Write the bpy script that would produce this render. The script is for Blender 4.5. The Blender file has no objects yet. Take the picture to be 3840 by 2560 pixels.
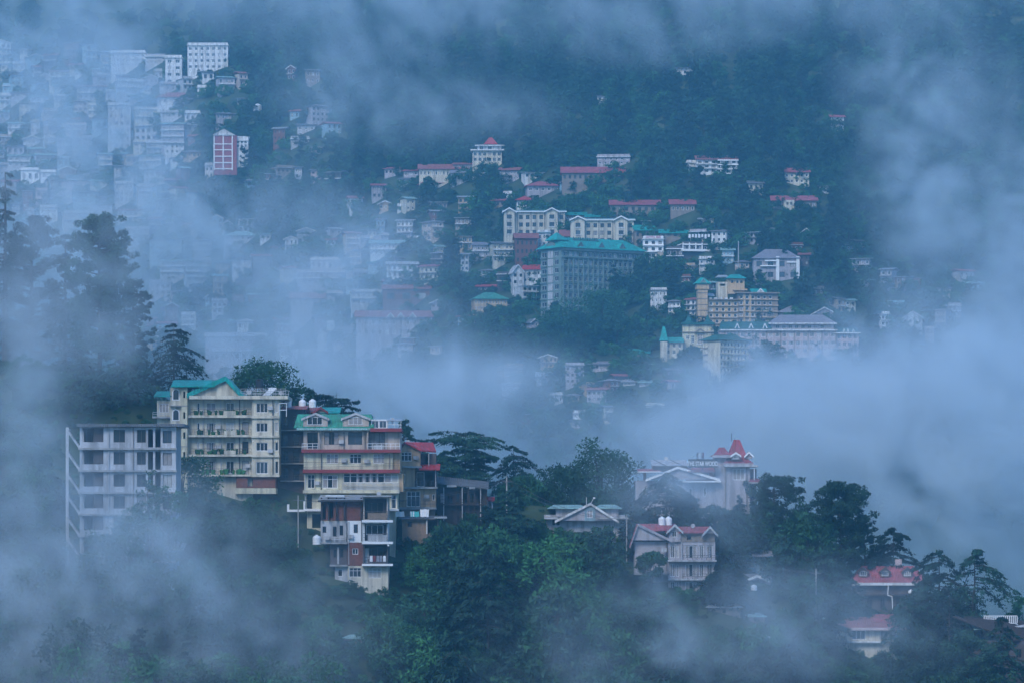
import bpy, math, random
import numpy as np
from mathutils import Vector

sc = bpy.context.scene
COL = sc.collection
R = math.radians
rnd = random.Random(7)

# ------------------------------------------------------------------ camera, sky, sun, exposure
F = 15000.0            # focal length in photograph pixels (3840 wide): a long telephoto
VH = 2000.0            # photograph row of the horizon: the camera looks up at the hill
cam = bpy.data.cameras.new('camera')
cam_o = bpy.data.objects.new('camera', cam)
COL.objects.link(cam_o)
cam_o.rotation_euler = (R(90), 0, 0)
cam.sensor_width = 36
cam.lens = 36 * F / 3840
cam.shift_y = (VH - 1280) / 3840
cam.clip_start = 1.0
cam.clip_end = 30000
sc.camera = cam_o

SUN_EL, SUN_AZ = 38.0, 205.0      # azimuth: degrees clockwise from +Y (the view direction)
world = bpy.data.worlds.new('World')
sc.world = world
world.use_nodes = True
wt = world.node_tree
sky = wt.nodes.new('ShaderNodeTexSky')
sky.sky_type = 'NISHITA'
sky.sun_disc = False
sky.sun_elevation = R(SUN_EL)
sky.sun_rotation = R(SUN_AZ)
sky.air_density = 1.0
sky.dust_density = 0.0
sky.ozone_density = 8.5
wt.links.new(sky.outputs[0], wt.nodes['Background'].inputs[0])
wt.nodes['Background'].inputs[1].default_value = 0.15

sun = bpy.data.lights.new('sun', 'SUN')
sun.energy = 1.5
sun.angle = R(25)
sun.color = (1.0, 0.96, 0.91)
sun_o = bpy.data.objects.new('sun', sun)
COL.objects.link(sun_o)
_d = Vector((math.sin(R(SUN_AZ)) * math.cos(R(SUN_EL)), math.cos(R(SUN_AZ)) * math.cos(R(SUN_EL)), math.sin(R(SUN_EL))))
sun_o.rotation_euler = _d.to_track_quat('Z', 'Y').to_euler()

vs = sc.view_settings
vs.view_transform = 'Standard'
vs.look = 'None'
vs.gamma = 1
vs.use_curve_mapping = False
vs.exposure = 0.74
sc.cycles.use_denoising = True
sc.cycles.use_adaptive_sampling = True
sc.cycles.adaptive_threshold = 0.03
sc.cycles.adaptive_min_samples = 24
sc.cycles.volume_step_rate = 14
sc.cycles.volume_max_steps = 256
sc.cycles.volume_bounces = 2
sc.cycles.max_bounces = 4
sc.cycles.transparent_max_bounces = 6

HAZE_DENSITY = 0.00021
MIST_COLOR = (0.83, 0.94, 1.0, 1)
HAZE_COLOR = (0.24, 0.70, 1.0, 1)

# ------------------------------------------------------------------ helpers
def P(u, v, D):
    """the point at distance D (metres) that the photograph shows at pixel u, v"""
    return Vector(((u - 1920) * D / F, D, (VH - v) * D / F))

def tag(o, label=None, cat=None, group=None, kind=None):
    if label: o['label'] = label
    if cat: o['category'] = cat
    if group: o['group'] = group
    if kind: o['kind'] = kind
    return o

def link(name, data, parent=None, loc=(0, 0, 0), rot=None, scale=None):
    o = bpy.data.objects.new(name, data)
    COL.objects.link(o)
    if parent is not None: o.parent = parent
    o.location = loc
    if rot: o.rotation_euler = rot
    if scale: o.scale = scale
    return o

MATS = {}
def mat(name, color, rough=0.85, var=0.25, scale=0.6, dirt=0.0, bump=0.0, ribs=0.0, metal=0.0, spec=0.3, streak=False):
    """procedural paint / plaster / metal: base colour broken up by two noises, optional streaky dirt and ribs"""
    m = bpy.data.materials.new(name)
    m.use_nodes = True
    nt = m.node_tree
    N, L = nt.nodes, nt.links
    b = N['Principled BSDF']
    b.inputs['Roughness'].default_value = rough
    b.inputs['Metallic'].default_value = metal
    b.inputs['Specular IOR Level'].default_value = spec
    geo = N.new('ShaderNodeNewGeometry')
    mp = N.new('ShaderNodeMapping')
    mp.inputs['Scale'].default_value = (1, 1, 0.35 if streak else 1)
    L.new(geo.outputs['Position'], mp.inputs['Vector'])
    nz = N.new('ShaderNodeTexNoise')
    nz.inputs['Scale'].default_value = scale
    nz.inputs['Detail'].default_value = 6
    nz.inputs['Roughness'].default_value = 0.65
    L.new(mp.outputs[0], nz.inputs['Vector'])
    rp = N.new('ShaderNodeValToRGB')
    rp.color_ramp.elements[0].position = 0.3
    rp.color_ramp.elements[1].position = 0.7
    c = color
    k0, k1 = 1 - var, 1 + var * 0.6
    rp.color_ramp.elements[0].color = (c[0] * k0, c[1] * k0, c[2] * k0, 1)
    rp.color_ramp.elements[1].color = (min(1, c[0] * k1), min(1, c[1] * k1), min(1, c[2] * k1), 1)
    L.new(nz.outputs[0], rp.inputs[0])
    last = rp.outputs[0]
    if dirt > 0:
        n2 = N.new('ShaderNodeTexNoise')
        n2.inputs['Scale'].default_value = 1.0
        n2.inputs['Detail'].default_value = 8
        mp2 = N.new('ShaderNodeMapping')
        mp2.inputs['Scale'].default_value = (1.3, 1.3, 0.12)
        L.new(geo.outputs['Position'], mp2.inputs['Vector'])
        L.new(mp2.outputs[0], n2.inputs['Vector'])
        mr = N.new('ShaderNodeMapRange')
        mr.inputs[1].default_value = 0.44
        mr.inputs[2].default_value = 0.66
        mr.inputs[3].default_value = 0
        mr.inputs[4].default_value = dirt
        L.new(n2.outputs[0], mr.inputs[0])
        mx = N.new('ShaderNodeMix')
        mx.data_type = 'RGBA'
        L.new(mr.outputs[0], mx.inputs[0])
        L.new(last, mx.inputs[6])
        mx.inputs[7].default_value = (0.09, 0.085, 0.075, 1)
        last = mx.outputs[2]
    L.new(last, b.inputs['Base Color'])
    if ribs > 0:
        w = N.new('ShaderNodeTexWave')
        w.wave_type = 'BANDS'
        w.bands_direction = 'X'
        w.inputs['Scale'].default_value = ribs
        tc = N.new('ShaderNodeTexCoord')
        L.new(tc.outputs['Object'], w.inputs['Vector'])
        bp = N.new('ShaderNodeBump')
        bp.inputs['Strength'].default_value = 0.8
        bp.inputs['Distance'].default_value = 0.12
        L.new(w.outputs['Fac'], bp.inputs['Height'])
        L.new(bp.outputs[0], b.inputs['Normal'])
    elif bump > 0:
        bp = N.new('ShaderNodeBump')
        bp.inputs['Strength'].default_value = bump
        bp.inputs['Distance'].default_value = 0.1
        L.new(nz.outputs[0], bp.inputs['Height'])
        L.new(bp.outputs[0], b.inputs['Normal'])
    MATS[name] = m
    return m

mat('white', (0.72, 0.72, 0.70), var=0.12, dirt=0.55)
mat('raw_plaster', (0.50, 0.51, 0.53), var=0.2, dirt=0.5)
mat('white_clean', (0.80, 0.80, 0.78), var=0.08)
mat('cream', (0.62, 0.57, 0.45), var=0.12, dirt=0.5)
mat('yellow', (0.64, 0.59, 0.42), var=0.12, dirt=0.5)
mat('pale_grey', (0.50, 0.50, 0.50), var=0.15, dirt=0.55)
mat('beige', (0.50, 0.41, 0.34), var=0.15, dirt=0.5)
mat('tan', (0.50, 0.35, 0.21), var=0.15, dirt=0.45)
mat('far_tan', (0.56, 0.40, 0.24), var=0.12, dirt=0.35)
mat('dun', (0.27, 0.22, 0.18), var=0.18, dirt=0.25)
mat('brick', (0.20, 0.075, 0.055), var=0.3, scale=2.5, dirt=0.3)
mat('brick_tan', (0.27, 0.19, 0.13), var=0.3, scale=2.5, dirt=0.35)
mat('maroon', (0.26, 0.045, 0.05), var=0.2, dirt=0.2)
mat('dark_wood', (0.055, 0.042, 0.038), var=0.35, scale=1.5)
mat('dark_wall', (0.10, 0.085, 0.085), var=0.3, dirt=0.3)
mat('concrete', (0.36, 0.36, 0.35), var=0.25, dirt=0.4)
mat('red_roof', (0.62, 0.055, 0.06), rough=0.55, dirt=0.35, var=0.3, ribs=1.4)
mat('spire_roof', (0.40, 0.085, 0.11), rough=0.6, dirt=0.3, var=0.3, ribs=1.2)
mat('pink_roof', (0.47, 0.12, 0.14), rough=0.6, dirt=0.35, var=0.3, ribs=1.2)
mat('rust_roof', (0.36, 0.13, 0.12), rough=0.7, var=0.25, ribs=1.0)
mat('teal_roof', (0.02, 0.42, 0.36), rough=0.5, dirt=0.35, var=0.3, ribs=1.4)
mat('green_roof', (0.07, 0.36, 0.24), rough=0.55, dirt=0.35, var=0.3, ribs=1.4)
mat('dark_green_roof', (0.03, 0.15, 0.13), rough=0.6, dirt=0.35, var=0.3, ribs=1.2)
mat('pale_teal', (0.34, 0.55, 0.52), rough=0.6, dirt=0.35, var=0.3, ribs=1.2)
mat('slate', (0.16, 0.17, 0.18), rough=0.7, var=0.3, ribs=1.0)
mat('purple_slate', (0.27, 0.26, 0.29), rough=0.7, var=0.2, ribs=1.0)
mat('tin', (0.55, 0.57, 0.58), rough=0.45, var=0.25, ribs=1.9, metal=0.3)
mat('grey_green', (0.17, 0.245, 0.23), var=0.12, dirt=0.35)
mat('grey_green_dark', (0.17, 0.22, 0.20), var=0.15, dirt=0.2)
mat('red_panel', (0.30, 0.07, 0.08), var=0.15)
mat('blue_wall', (0.30, 0.46, 0.52), var=0.15, dirt=0.45)
mat('pink_wall', (0.56, 0.42, 0.40), var=0.12, dirt=0.4)
mat('mauve_wall', (0.42, 0.39, 0.41), var=0.15, dirt=0.45)
mat('frame_white', (0.74, 0.74, 0.74), rough=0.5, var=0.06)
mat('frame_dark', (0.10, 0.08, 0.07), rough=0.6, var=0.2)
mat('glass', (0.018, 0.024, 0.03), rough=0.12, var=0.2, spec=0.5)
mat('blind', (0.42, 0.42, 0.40), rough=0.5, var=0.2, scale=1.5)
mat('glass_blue', (0.05, 0.075, 0.10), rough=0.1, var=0.3, spec=0.6)
mat('curtain', (0.30, 0.28, 0.27), rough=0.4, var=0.3, scale=1.5)
mat('metal_dark', (0.09, 0.09, 0.09), rough=0.5, var=0.2)
mat('metal_pale', (0.45, 0.45, 0.45), rough=0.5, var=0.2)
mat('steel', (0.55, 0.55, 0.56), rough=0.3, var=0.15, metal=0.8)
mat('black_plastic', (0.02, 0.02, 0.022), rough=0.45, var=0.2)
mat('tank_white', (0.78, 0.78, 0.77), rough=0.45, var=0.06)
mat('sign_grey', (0.05, 0.055, 0.06), rough=0.5, var=0.1)
mat('sign_letter', (0.85, 0.85, 0.85), rough=0.5, var=0.03)
mat('letter_red', (0.45, 0.10, 0.16), rough=0.6, var=0.05)
mat('cloth_white', (0.78, 0.78, 0.78), var=0.1, scale=2)
mat('cloth_teal', (0.10, 0.50, 0.48), var=0.15, scale=2)
mat('cloth_grey', (0.30, 0.30, 0.33), var=0.15, scale=2)
mat('cloth_red', (0.22, 0.06, 0.07), var=0.15, scale=2)
mat('bark', (0.05, 0.042, 0.036), var=0.4, scale=2)

def leaf_mat(name, color, var=0.6):
    """foliage: colour broken up by a noise through the crown and by the individual tree"""
    m = bpy.data.materials.new(name)
    m.use_nodes = True
    N, L = m.node_tree.nodes, m.node_tree.links
    b = N['Principled BSDF']
    b.inputs['Roughness'].default_value = 0.75
    b.inputs['Specular IOR Level'].default_value = 0.15
    geo = N.new('ShaderNodeNewGeometry')
    oi = N.new('ShaderNodeObjectInfo')
    nz = N.new('ShaderNodeTexNoise')
    nz.inputs['Scale'].default_value = 0.5
    nz.inputs['Detail'].default_value = 4
    L.new(geo.outputs['Position'], nz.inputs['Vector'])
    ad = N.new('ShaderNodeMath')
    ad.operation = 'ADD'
    ml = N.new('ShaderNodeMath')
    ml.operation = 'MULTIPLY'
    ml.inputs[1].default_value = 0.45
    L.new(oi.outputs['Random'], ml.inputs[0])
    L.new(nz.outputs[0], ad.inputs[0])
    L.new(ml.outputs[0], ad.inputs[1])
    rp = N.new('ShaderNodeValToRGB')
    rp.color_ramp.elements[0].position = 0.42
    rp.color_ramp.elements[1].position = 0.98
    c = color
    rp.color_ramp.elements[0].color = (c[0] * (1 - var), c[1] * (1 - var), c[2] * (1 - var), 1)
    rp.color_ramp.elements[1].color = (c[0] * (1 + var * 1.3), c[1] * (1 + var * 1.5), c[2] * (1 + var * 0.8), 1)
    L.new(ad.outputs[0], rp.inputs[0])
    L.new(rp.outputs[0], b.inputs['Base Color'])
    MATS[name] = m
leaf_mat('cedar_leaf', (0.018, 0.050, 0.042))
leaf_mat('pine_leaf', (0.022, 0.056, 0.042))
leaf_mat('broad_leaf', (0.024, 0.078, 0.044))
leaf_mat('bush_leaf', (0.030, 0.100, 0.044))

# ------------------------------------------------------------------ terrain
def sm(x, a, b):
    t = np.clip((x - a) / (b - a), 0, 1)
    return t * t * (3 - 2 * t)

CR_U = np.array([-4000, 0, 400, 900, 1300, 1600, 1800, 2300, 2700, 3100, 3500, 3840, 6000.])
CR_V = np.array([1330, 1380, 1450, 1560, 1640, 1780, 1860, 1930, 1970, 2130, 2280, 2360, 2600.])
CR_X = (CR_U - 1920) * 640 / F
CR_Z = (VH - CR_V) * 640 / F
TOP_U = np.array([-4000, 0, 700, 1300, 1900, 2100, 2300, 2450, 2650, 3400, 3840, 7000.])
TOP_V = np.array([-150, -150, -150, -150, -150, -150, -150, -150, -150, -150, -150, -150.])

def H(x, y):
    x = np.asarray(x, float); y = np.asarray(y, float)
    cz = np.interp(x, CR_X, CR_Z)
    bump = 0.5 * np.sin(x * 0.21 + 1.3) * np.cos(y * 0.17) + 0.35 * np.sin(x * 0.43 + y * 0.31)
    front = cz - 0.6 * (640 - y) + bump
    back = cz - 0.5 * (y - 640) + bump
    near = np.where(y < 640, front, back)
    near = np.maximum(near, -95)
    mine = -3 - 0.28 * np.clip(y, -200, 340)         # the hillside the photographer stands on
    mine = np.where(y < 400, mine, -999)
    shift = 480 * (1 - sm(x, -520, 140)) + 120 * sm(x, 230, 480)
    wob = 7 * np.sin(x * 0.022 + 0.7) + 4 * np.sin(x * 0.05 + y * 0.018) + 2.5 * np.sin(y * 0.06 + x * 0.031)
    far = 79 + 0.6 * (y - 1480 - shift) + wob
    u = 1920 + x * F / np.maximum(y, 900.)
    topz = (VH - np.interp(u, TOP_U, TOP_V)) * (1690 + shift) / F
    over = np.maximum(far - topz, 0)
    far = np.where(far > topz, topz - 0.7 * over, far)
    return np.maximum(np.maximum(near, mine), np.maximum(far, -95))

def ground(u, v, y0, y1):
    """distance at which the line of sight through pixel u, v meets the ground"""
    y = np.arange(y0, y1, 0.5)
    h = H((u - 1920) * y / F, y)
    hit = np.nonzero(h >= (VH - v) * y / F)[0]
    return float(y[hit[0]]) if len(hit) else float(y1)
def gnear(u, v): return ground(u, v, 560, 660)
def gfar(u, v): return ground(u, v, 1300, 2700)
def gfar_front(u0, u1, v): return min(gfar(u, v) for u in np.linspace(u0, u1, 7)) - 1.0

def build_terrain():
    def axis(dense0, dense1, step, lo, hi, grow=1.35):
        a = list(np.arange(dense0, dense1 + 1e-6, step))
        s = step; x = dense0; pre = []
        while x > lo:
            s *= grow; x -= s; pre.append(x)
        s = step; x = dense1; post = []
        while x < hi:
            s *= grow; x += s; post.append(x)
        return np.array(pre[::-1] + a + post)
    xs = axis(-330, 330, 6, -6000, 6000)
    ys = np.concatenate([axis(540, 700, 2.5, -800, 541, 1.3), axis(712, 2450, 9, 711, 9000)])
    ys = np.unique(ys[(ys <= 705) | (ys >= 710)])
    X, Y = np.meshgrid(xs, ys)
    Z = H(X, Y)
    nx, ny = len(xs), len(ys)
    vts = np.stack([X.ravel(), Y.ravel(), Z.ravel()], 1)
    i = np.arange(nx * ny).reshape(ny, nx)
    fc = np.stack([i[:-1, :-1].ravel(), i[:-1, 1:].ravel(), i[1:, 1:].ravel(), i[1:, :-1].ravel()], 1)
    me = bpy.data.meshes.new('terrain')
    me.from_pydata(vts.tolist(), [], fc.tolist())
    me.polygons.foreach_set('use_smooth', [True] * len(me.polygons))
    m = bpy.data.materials.new('hillside')
    m.use_nodes = True
    N, L = m.node_tree.nodes, m.node_tree.links
    b = N['Principled BSDF']
    b.inputs['Roughness'].default_value = 0.95
    geo = N.new('ShaderNodeNewGeometry')
    nz = N.new('ShaderNodeTexNoise')
    nz.inputs['Scale'].default_value = 0.12
    nz.inputs['Detail'].default_value = 8
    L.new(geo.outputs['Position'], nz.inputs['Vector'])
    rp = N.new('ShaderNodeValToRGB')
    e = rp.color_ramp.elements
    e[0].position, e[0].color = 0.35, (0.016, 0.030, 0.014, 1)
    e[1].position, e[1].color = 0.62, (0.045, 0.075, 0.028, 1)
    e2 = e.new(0.74); e2.color = (0.085, 0.075, 0.05, 1)
    L.new(nz.outputs[0], rp.inputs[0])
    L.new(rp.outputs[0], b.inputs['Base Color'])
    bp = N.new('ShaderNodeBump')
    bp.inputs['Strength'].default_value = 0.8
    bp.inputs['Distance'].default_value = 1.0
    L.new(nz.outputs[0], bp.inputs['Height'])
    L.new(bp.outputs[0], b.inputs['Normal'])
    me.materials.append(m)
    tag(link('terrain', me), kind='structure')
build_terrain()
# ------------------------------------------------------------------ mesh builders
def mesh(name, verts, faces, m):
    me = bpy.data.meshes.new(name)
    me.from_pydata(verts, [], faces)
    for k in (m if isinstance(m, (list, tuple)) else [m]):
        me.materials.append(MATS[k])
    return me

def box_vf(x0, x1, y0, y1, z0, z1, o=0):
    v = [(x0, y0, z0), (x1, y0, z0), (x1, y1, z0), (x0, y1, z0), (x0, y0, z1), (x1, y0, z1), (x1, y1, z1), (x0, y1, z1)]
    f = [(0, 3, 2, 1), (4, 5, 6, 7), (0, 1, 5, 4), (1, 2, 6, 5), (2, 3, 7, 6), (3, 0, 4, 7)]
    return v, [tuple(i + o for i in q) for q in f]

class VF:
    def __init__(s): s.v = []; s.f = []
    def box(s, x0, x1, y0, y1, z0, z1):
        v, f = box_vf(min(x0, x1), max(x0, x1), min(y0, y1), max(y0, y1), min(z0, z1), max(z0, z1), len(s.v)); s.v += v; s.f += f
    def quad(s, a, b, c, d):
        n = len(s.v); s.v += [a, b, c, d]; s.f.append((n, n + 1, n + 2, n + 3))
    def poly(s, pts):
        n = len(s.v); s.v += list(pts); s.f.append(tuple(range(n, n + len(pts))))
    def solid(s, pts_bottom, pts_top):
        """prism between two rings with the same count"""
        n = len(s.v); k = len(pts_bottom)
        s.v += list(pts_bottom) + list(pts_top)
        s.f.append(tuple(range(n + k - 1, n - 1, -1))); s.f.append(tuple(range(n + k, n + 2 * k)))
        for i in range(k):
            j = (i + 1) % k
            s.f.append((n + i, n + j, n + k + j, n + k + i))
    def bar(s, a, b, r):
        """square bar between two points"""
        a = Vector(a); b = Vector(b); d = (b - a)
        if d.length < 1e-6: return
        d.normalize()
        up = Vector((0, 0, 1)) if abs(d.z) < 0.9 else Vector((1, 0, 0))
        e1 = d.cross(up).normalized() * r; e2 = d.cross(e1).normalized() * r
        ra = [tuple(a + p) for p in (e1 + e2, e1 - e2, -e1 - e2, -e1 + e2)]
        rb = [tuple(b + p) for p in (e1 + e2, e1 - e2, -e1 - e2, -e1 + e2)]
        s.solid(ra, rb)
    def mesh(s, name, m): return mesh(name, s.v, s.f, m)

WIN_CACHE = {}
PANES = ['glass'] * 6 + ['glass_blue'] * 2 + ['curtain', 'blind']
def window_mesh(w, h, nx, ny, t, fm, dpt=0.07):
    pm = rnd.choice(PANES)
    key = (round(w, 1), round(h, 1), nx, ny, t, fm, pm)
    if key not in WIN_CACHE:
        w, h = key[0], key[1]
        g = VF()
        g.box(-w / 2, -w / 2 + t, 0, dpt, 0, h); g.box(w / 2 - t, w / 2, 0, dpt, 0, h)
        g.box(-w / 2 + t, w / 2 - t, 0, dpt, 0, t); g.box(-w / 2 + t, w / 2 - t, 0, dpt, h - t, h)
        for i in range(1, nx):
            x = -w / 2 + w * i / nx
            g.box(x - t * .4, x + t * .4, 0.005, dpt - .005, t, h - t)
        for i in range(1, ny):
            z = h * (i / ny if ny != 2 else 0.68)
            g.box(-w / 2 + t, w / 2 - t, 0.01, dpt - .01, z - t * .4, z + t * .4)
        fr = g.mesh('window', fm)
        p = VF(); p.box(-w / 2 + t * .5, w / 2 - t * .5, dpt * .55, dpt * .75, t * .5, h - t * .5)
        # one mesh with both looks, for windows far off
        both = VF(); both.v = list(g.v); both.f = list(g.f); nf = len(both.f)
        both.box(-w / 2 + t * .5, w / 2 - t * .5, dpt * .55, dpt * .75, t * .5, h - t * .5)
        bm_ = mesh('window', both.v, both.f, [fm, pm])
        for i, pl in enumerate(bm_.polygons): pl.material_index = 0 if i < nf else 1
        WIN_CACHE[key] = (fr, p.mesh('pane', pm), bm_)
    return WIN_CACHE[key]

RECTS = []          # where houses stand in the picture, so that trees leave them in view
class Bld:
    """one building: an Empty at its base; sizes are read off the photograph (u, v) at the building's own distance"""
    def __init__(s, name, label, u0, v0, D, rot=0, cat='building', group=None):
        s.u0, s.v0, s.D = u0, v0, D
        s.s = D / F
        s.c = math.cos(R(rot))
        s.root = link(name, None, None, P(u0, v0, D), (0, 0, R(rot)))
        s.root.empty_display_size = 1
        tag(s.root, label, cat, group)
    def X(s, u): return (u - s.u0) * s.s / s.c
    def Z(s, v): return (s.v0 - v) * s.s
    def part(s, name, me, parent=None, loc=(0, 0, 0), rot=None, label=None):
        o = link(name, me, parent or s.root, loc, rot)
        if label: o['label'] = label
        return o
    def box(s, name, u0, u1, v0, v1, y0, y1, m, parent=None, label=None):
        g = VF(); g.box(s.X(u0), s.X(u1), y0, y1, s.Z(v1), s.Z(v0))
        return s.part(name, g.mesh(name, m), parent, label=label)
    def body(s, u0, u1, v0, v1, y0, y1, m, front=(), left=(), right=(), reveal=0.18, name='wall', base=0.0, label=None):
        """hollow walls with real openings. front: (u0,u1,v0,v1); left/right: (y0,y1,v0,v1) in metres of depth"""
        RECTS.append((min(u0, u1), max(u0, u1), v0, v1, s.D))
        g = VF()
        x0, x1, z0, z1 = s.X(u0), s.X(u1), s.Z(v1) - base, s.Z(v0)
        def face(org, ax, W, inw, holes):
            A = sorted({0, W, *[h[0] for h in holes], *[h[1] for h in holes]})
            B_ = sorted({z0, z1, *[h[2] for h in holes], *[h[3] for h in holes]})
            def pt(a, z, d=0.0): return (org[0] + ax[0] * a + inw[0] * d, org[1] + ax[1] * a + inw[1] * d, z)
            if len(holes) == 0:
                g.quad(pt(0, z0), pt(W, z0), pt(W, z1), pt(0, z1)); return
            for i in range(len(A) - 1):
                run = None
                for j in range(len(B_) - 1):
                    ca, cb = (A[i] + A[i + 1]) / 2, (B_[j] + B_[j + 1]) / 2
                    if A[i + 1] - A[i] < 1e-5 or B_[j + 1] - B_[j] < 1e-5: continue
                    solid = not any(h[0] < ca < h[1] and h[2] < cb < h[3] for h in holes)
                    if solid:
                        if run is None: run = B_[j]
                    elif run is not None:
                        g.quad(pt(A[i], run), pt(A[i + 1], run), pt(A[i + 1], B_[j]), pt(A[i], B_[j])); run = None
                if run is not None:
                    g.quad(pt(A[i], run), pt(A[i + 1], run), pt(A[i + 1], z1), pt(A[i], z1))
            for (a, b, c, d) in holes:
                r = reveal
                g.quad(pt(a, c), pt(a, c, r), pt(b, c, r), pt(b, c))
                g.quad(pt(a, d, r), pt(a, d), pt(b, d), pt(b, d, r))
                g.quad(pt(a, c), pt(a, d), pt(a, d, r), pt(a, c, r))
                g.quad(pt(b, c, r), pt(b, d, r), pt(b, d), pt(b, c))
        fh = [(s.X(a) - x0, s.X(b) - x0, s.Z(d), s.Z(c)) for a, b, c, d in front]
        face((x0, y0), (1, 0), x1 - x0, (0, 1), fh)
        face((x0, y1), (0, -1), y1 - y0, (1, 0), [(y1 - b, y1 - a, s.Z(d), s.Z(c)) for a, b, c, d in left])
        face((x1, y0), (0, 1), y1 - y0, (-1, 0), [(a - y0, b - y0, s.Z(d), s.Z(c)) for a, b, c, d in right])
        g.quad((x1, y1, z0), (x0, y1, z0), (x0, y1, z1), (x1, y1, z1))
        g.quad((x0, y0, z1), (x1, y0, z1), (x1, y1, z1), (x0, y1, z1))
        g.quad((x0, y1, z0), (x1, y1, z0), (x1, y0, z0), (x0, y0, z0))
        return s.part(name, g.mesh(name, m), label=label)
    def win(s, u0, u1, v0, v1, y=0.0, nx=2, ny=1, t=0.07, fm='frame_white', far=False, parent=None, name='window', reveal=0.12, curtain=False):
        x0, x1, z0, z1 = s.X(u0), s.X(u1), s.Z(v1), s.Z(v0)
        fr, pn, both = window_mesh(x1 - x0, z1 - z0, nx, ny, t, fm)
        loc = ((x0 + x1) / 2, y + reveal, z0)
        if far or parent is not None:
            return s.part(name, both, parent, loc)
        o = s.part(name, fr, None, loc)
        link('pane', pn, o)
        if curtain:
            g = VF(); w = x1 - x0
            g.box(-w / 2 + t, -w * .18, .058, .064, t, z1 - z0 - t); g.box(w * .2, w / 2 - t, .058, .064, t, z1 - z0 - t)
            me = g.mesh('curtain', 'curtain'); link('curtain', me, o, (0, -.03, 0))
        return o
    def swin(s, side, ya, yb, v0, v1, xu, nx=1, ny=1, t=0.1, fm='frame_white', reveal=0.12, far=True):
        """window in a side wall; ya, yb metres of depth; xu the wall's u"""
        z0, z1 = s.Z(v1), s.Z(v0)
        fr, pn, both = window_mesh(yb - ya, z1 - z0, nx, ny, t, fm)
        x = s.X(xu) + (reveal if side == 'l' else -reveal)
        return s.part('window', both, None, (x, (ya + yb) / 2, z0), (0, 0, R(-90) if side == 'l' else R(90)))
    def rail(s, u0, u1, v0, v1, y, m='metal_pale', n=None, r=0.03, rails=2, ends=0.0, name='railing'):
        g = VF()
        x0, x1, z0, z1 = s.X(u0), s.X(u1), s.Z(v1), s.Z(v0)
        n = n or max(2, int((x1 - x0) / 0.7))
        for i in range(n + 1):
            x = x0 + (x1 - x0) * i / n
            g.box(x - r, x + r, y - r, y + r, z0, z1)
        for k in range(rails):
            z = z1 - (z1 - z0) * k / rails
            g.box(x0, x1, y - r * .8, y + r * .8, z - r, z + r)
            if ends:
                g.box(x0 - r, x0 + r, y, y + ends, z - r, z + r); g.box(x1 - r, x1 + r, y, y + ends, z - r, z + r)
        return s.part(name, g.mesh(name, m))
    def balusters(s, u0, u1, v0, v1, y, m, step=0.18):
        g = VF(); x0, x1, z0, z1 = s.X(u0), s.X(u1), s.Z(v1), s.Z(v0)
        g.box(x0, x1, y - .06, y + .06, z1 - .1, z1); g.box(x0, x1, y - .06, y + .06, z0, z0 + .1)
        x = x0
        while x < x1:
            g.box(x, x + step * .45, y - .04, y + .04, z0 + .1, z1 - .1); x += step
        return s.part('balustrade', g.mesh('balustrade', m))
    def gable_x(s, u0, u1, ve, vr, y0, y1, m, th=0.15, over=0.5, name='roof', fascia=None, parent=None):
        """ridge along the facade: one slope faces the camera"""
        x0, x1 = s.X(u0) - over, s.X(u1) + over
        ze, zr = s.Z(ve), s.Z(vr); ym = (y0 + y1) / 2
        g = VF(); a, b = y0 - over, y1 + over
        for (p, q) in (((a, ze), (ym, zr)), ((ym, zr), (b, ze))):
            g.solid([(x0, p[0], p[1]), (x1, p[0], p[1]), (x1, q[0], q[1]), (x0, q[0], q[1])],
                    [(x0, p[0], p[1] + th), (x1, p[0], p[1] + th), (x1, q[0], q[1] + th), (x0, q[0], q[1] + th)])
        o = s.part(name, g.mesh(name, m), parent)
        g2 = VF()
        for x in (s.X(u0), s.X(u1)):
            g2.solid([(x - .06, y0, ze), (x - .06, y1, ze), (x - .06, ym, zr)], [(x + .06, y0, ze), (x + .06, y1, ze), (x + .06, ym, zr)])
        if fascia:
            g3 = VF(); g3.box(x0, x1, a - .06, a, ze - .2, ze + th + .02)
            link('fascia', g3.mesh('fascia', fascia), o)
        return o
    def gable_y(s, u0, u1, ve, vr, y0, y1, m, wm=None, th=0.15, over=0.4, name='roof', trim=None, apex=None, parent=None):
        """ridge runs away from the camera: the gable faces it"""
        x0, x1 = s.X(u0), s.X(u1); xm = s.X(apex) if apex is not None else (x0 + x1) / 2
        ze, zr = s.Z(ve), s.Z(vr); a, b = y0 - over, y1 + over
        sl = (zr - ze) / max(.1, xm - x0); sr = (zr - ze) / max(.1, x1 - xm)
        xl, zl = x0 - over, ze - over * sl; xr, zr2 = x1 + over, ze - over * sr
        g = VF()
        for (p, q) in (((xl, zl), (xm, zr)), ((xm, zr), (xr, zr2))):
            g.solid([(p[0], a, p[1]), (q[0], a, q[1]), (q[0], b, q[1]), (p[0], b, p[1])],
                    [(p[0], a, p[1] + th), (q[0], a, q[1] + th), (q[0], b, q[1] + th), (p[0], b, p[1] + th)])
        o = s.part(name, g.mesh(name, m), parent)
        if wm and parent is None:
            g2 = VF(); g2.solid([(x0, y0, ze), (x1, y0, ze), (xm, y0, zr)], [(x0, y0 + .2, ze), (x1, y0 + .2, ze), (xm, y0 + .2, zr)])
            s.part('gable_wall', g2.mesh('gable_wall', wm))
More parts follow.
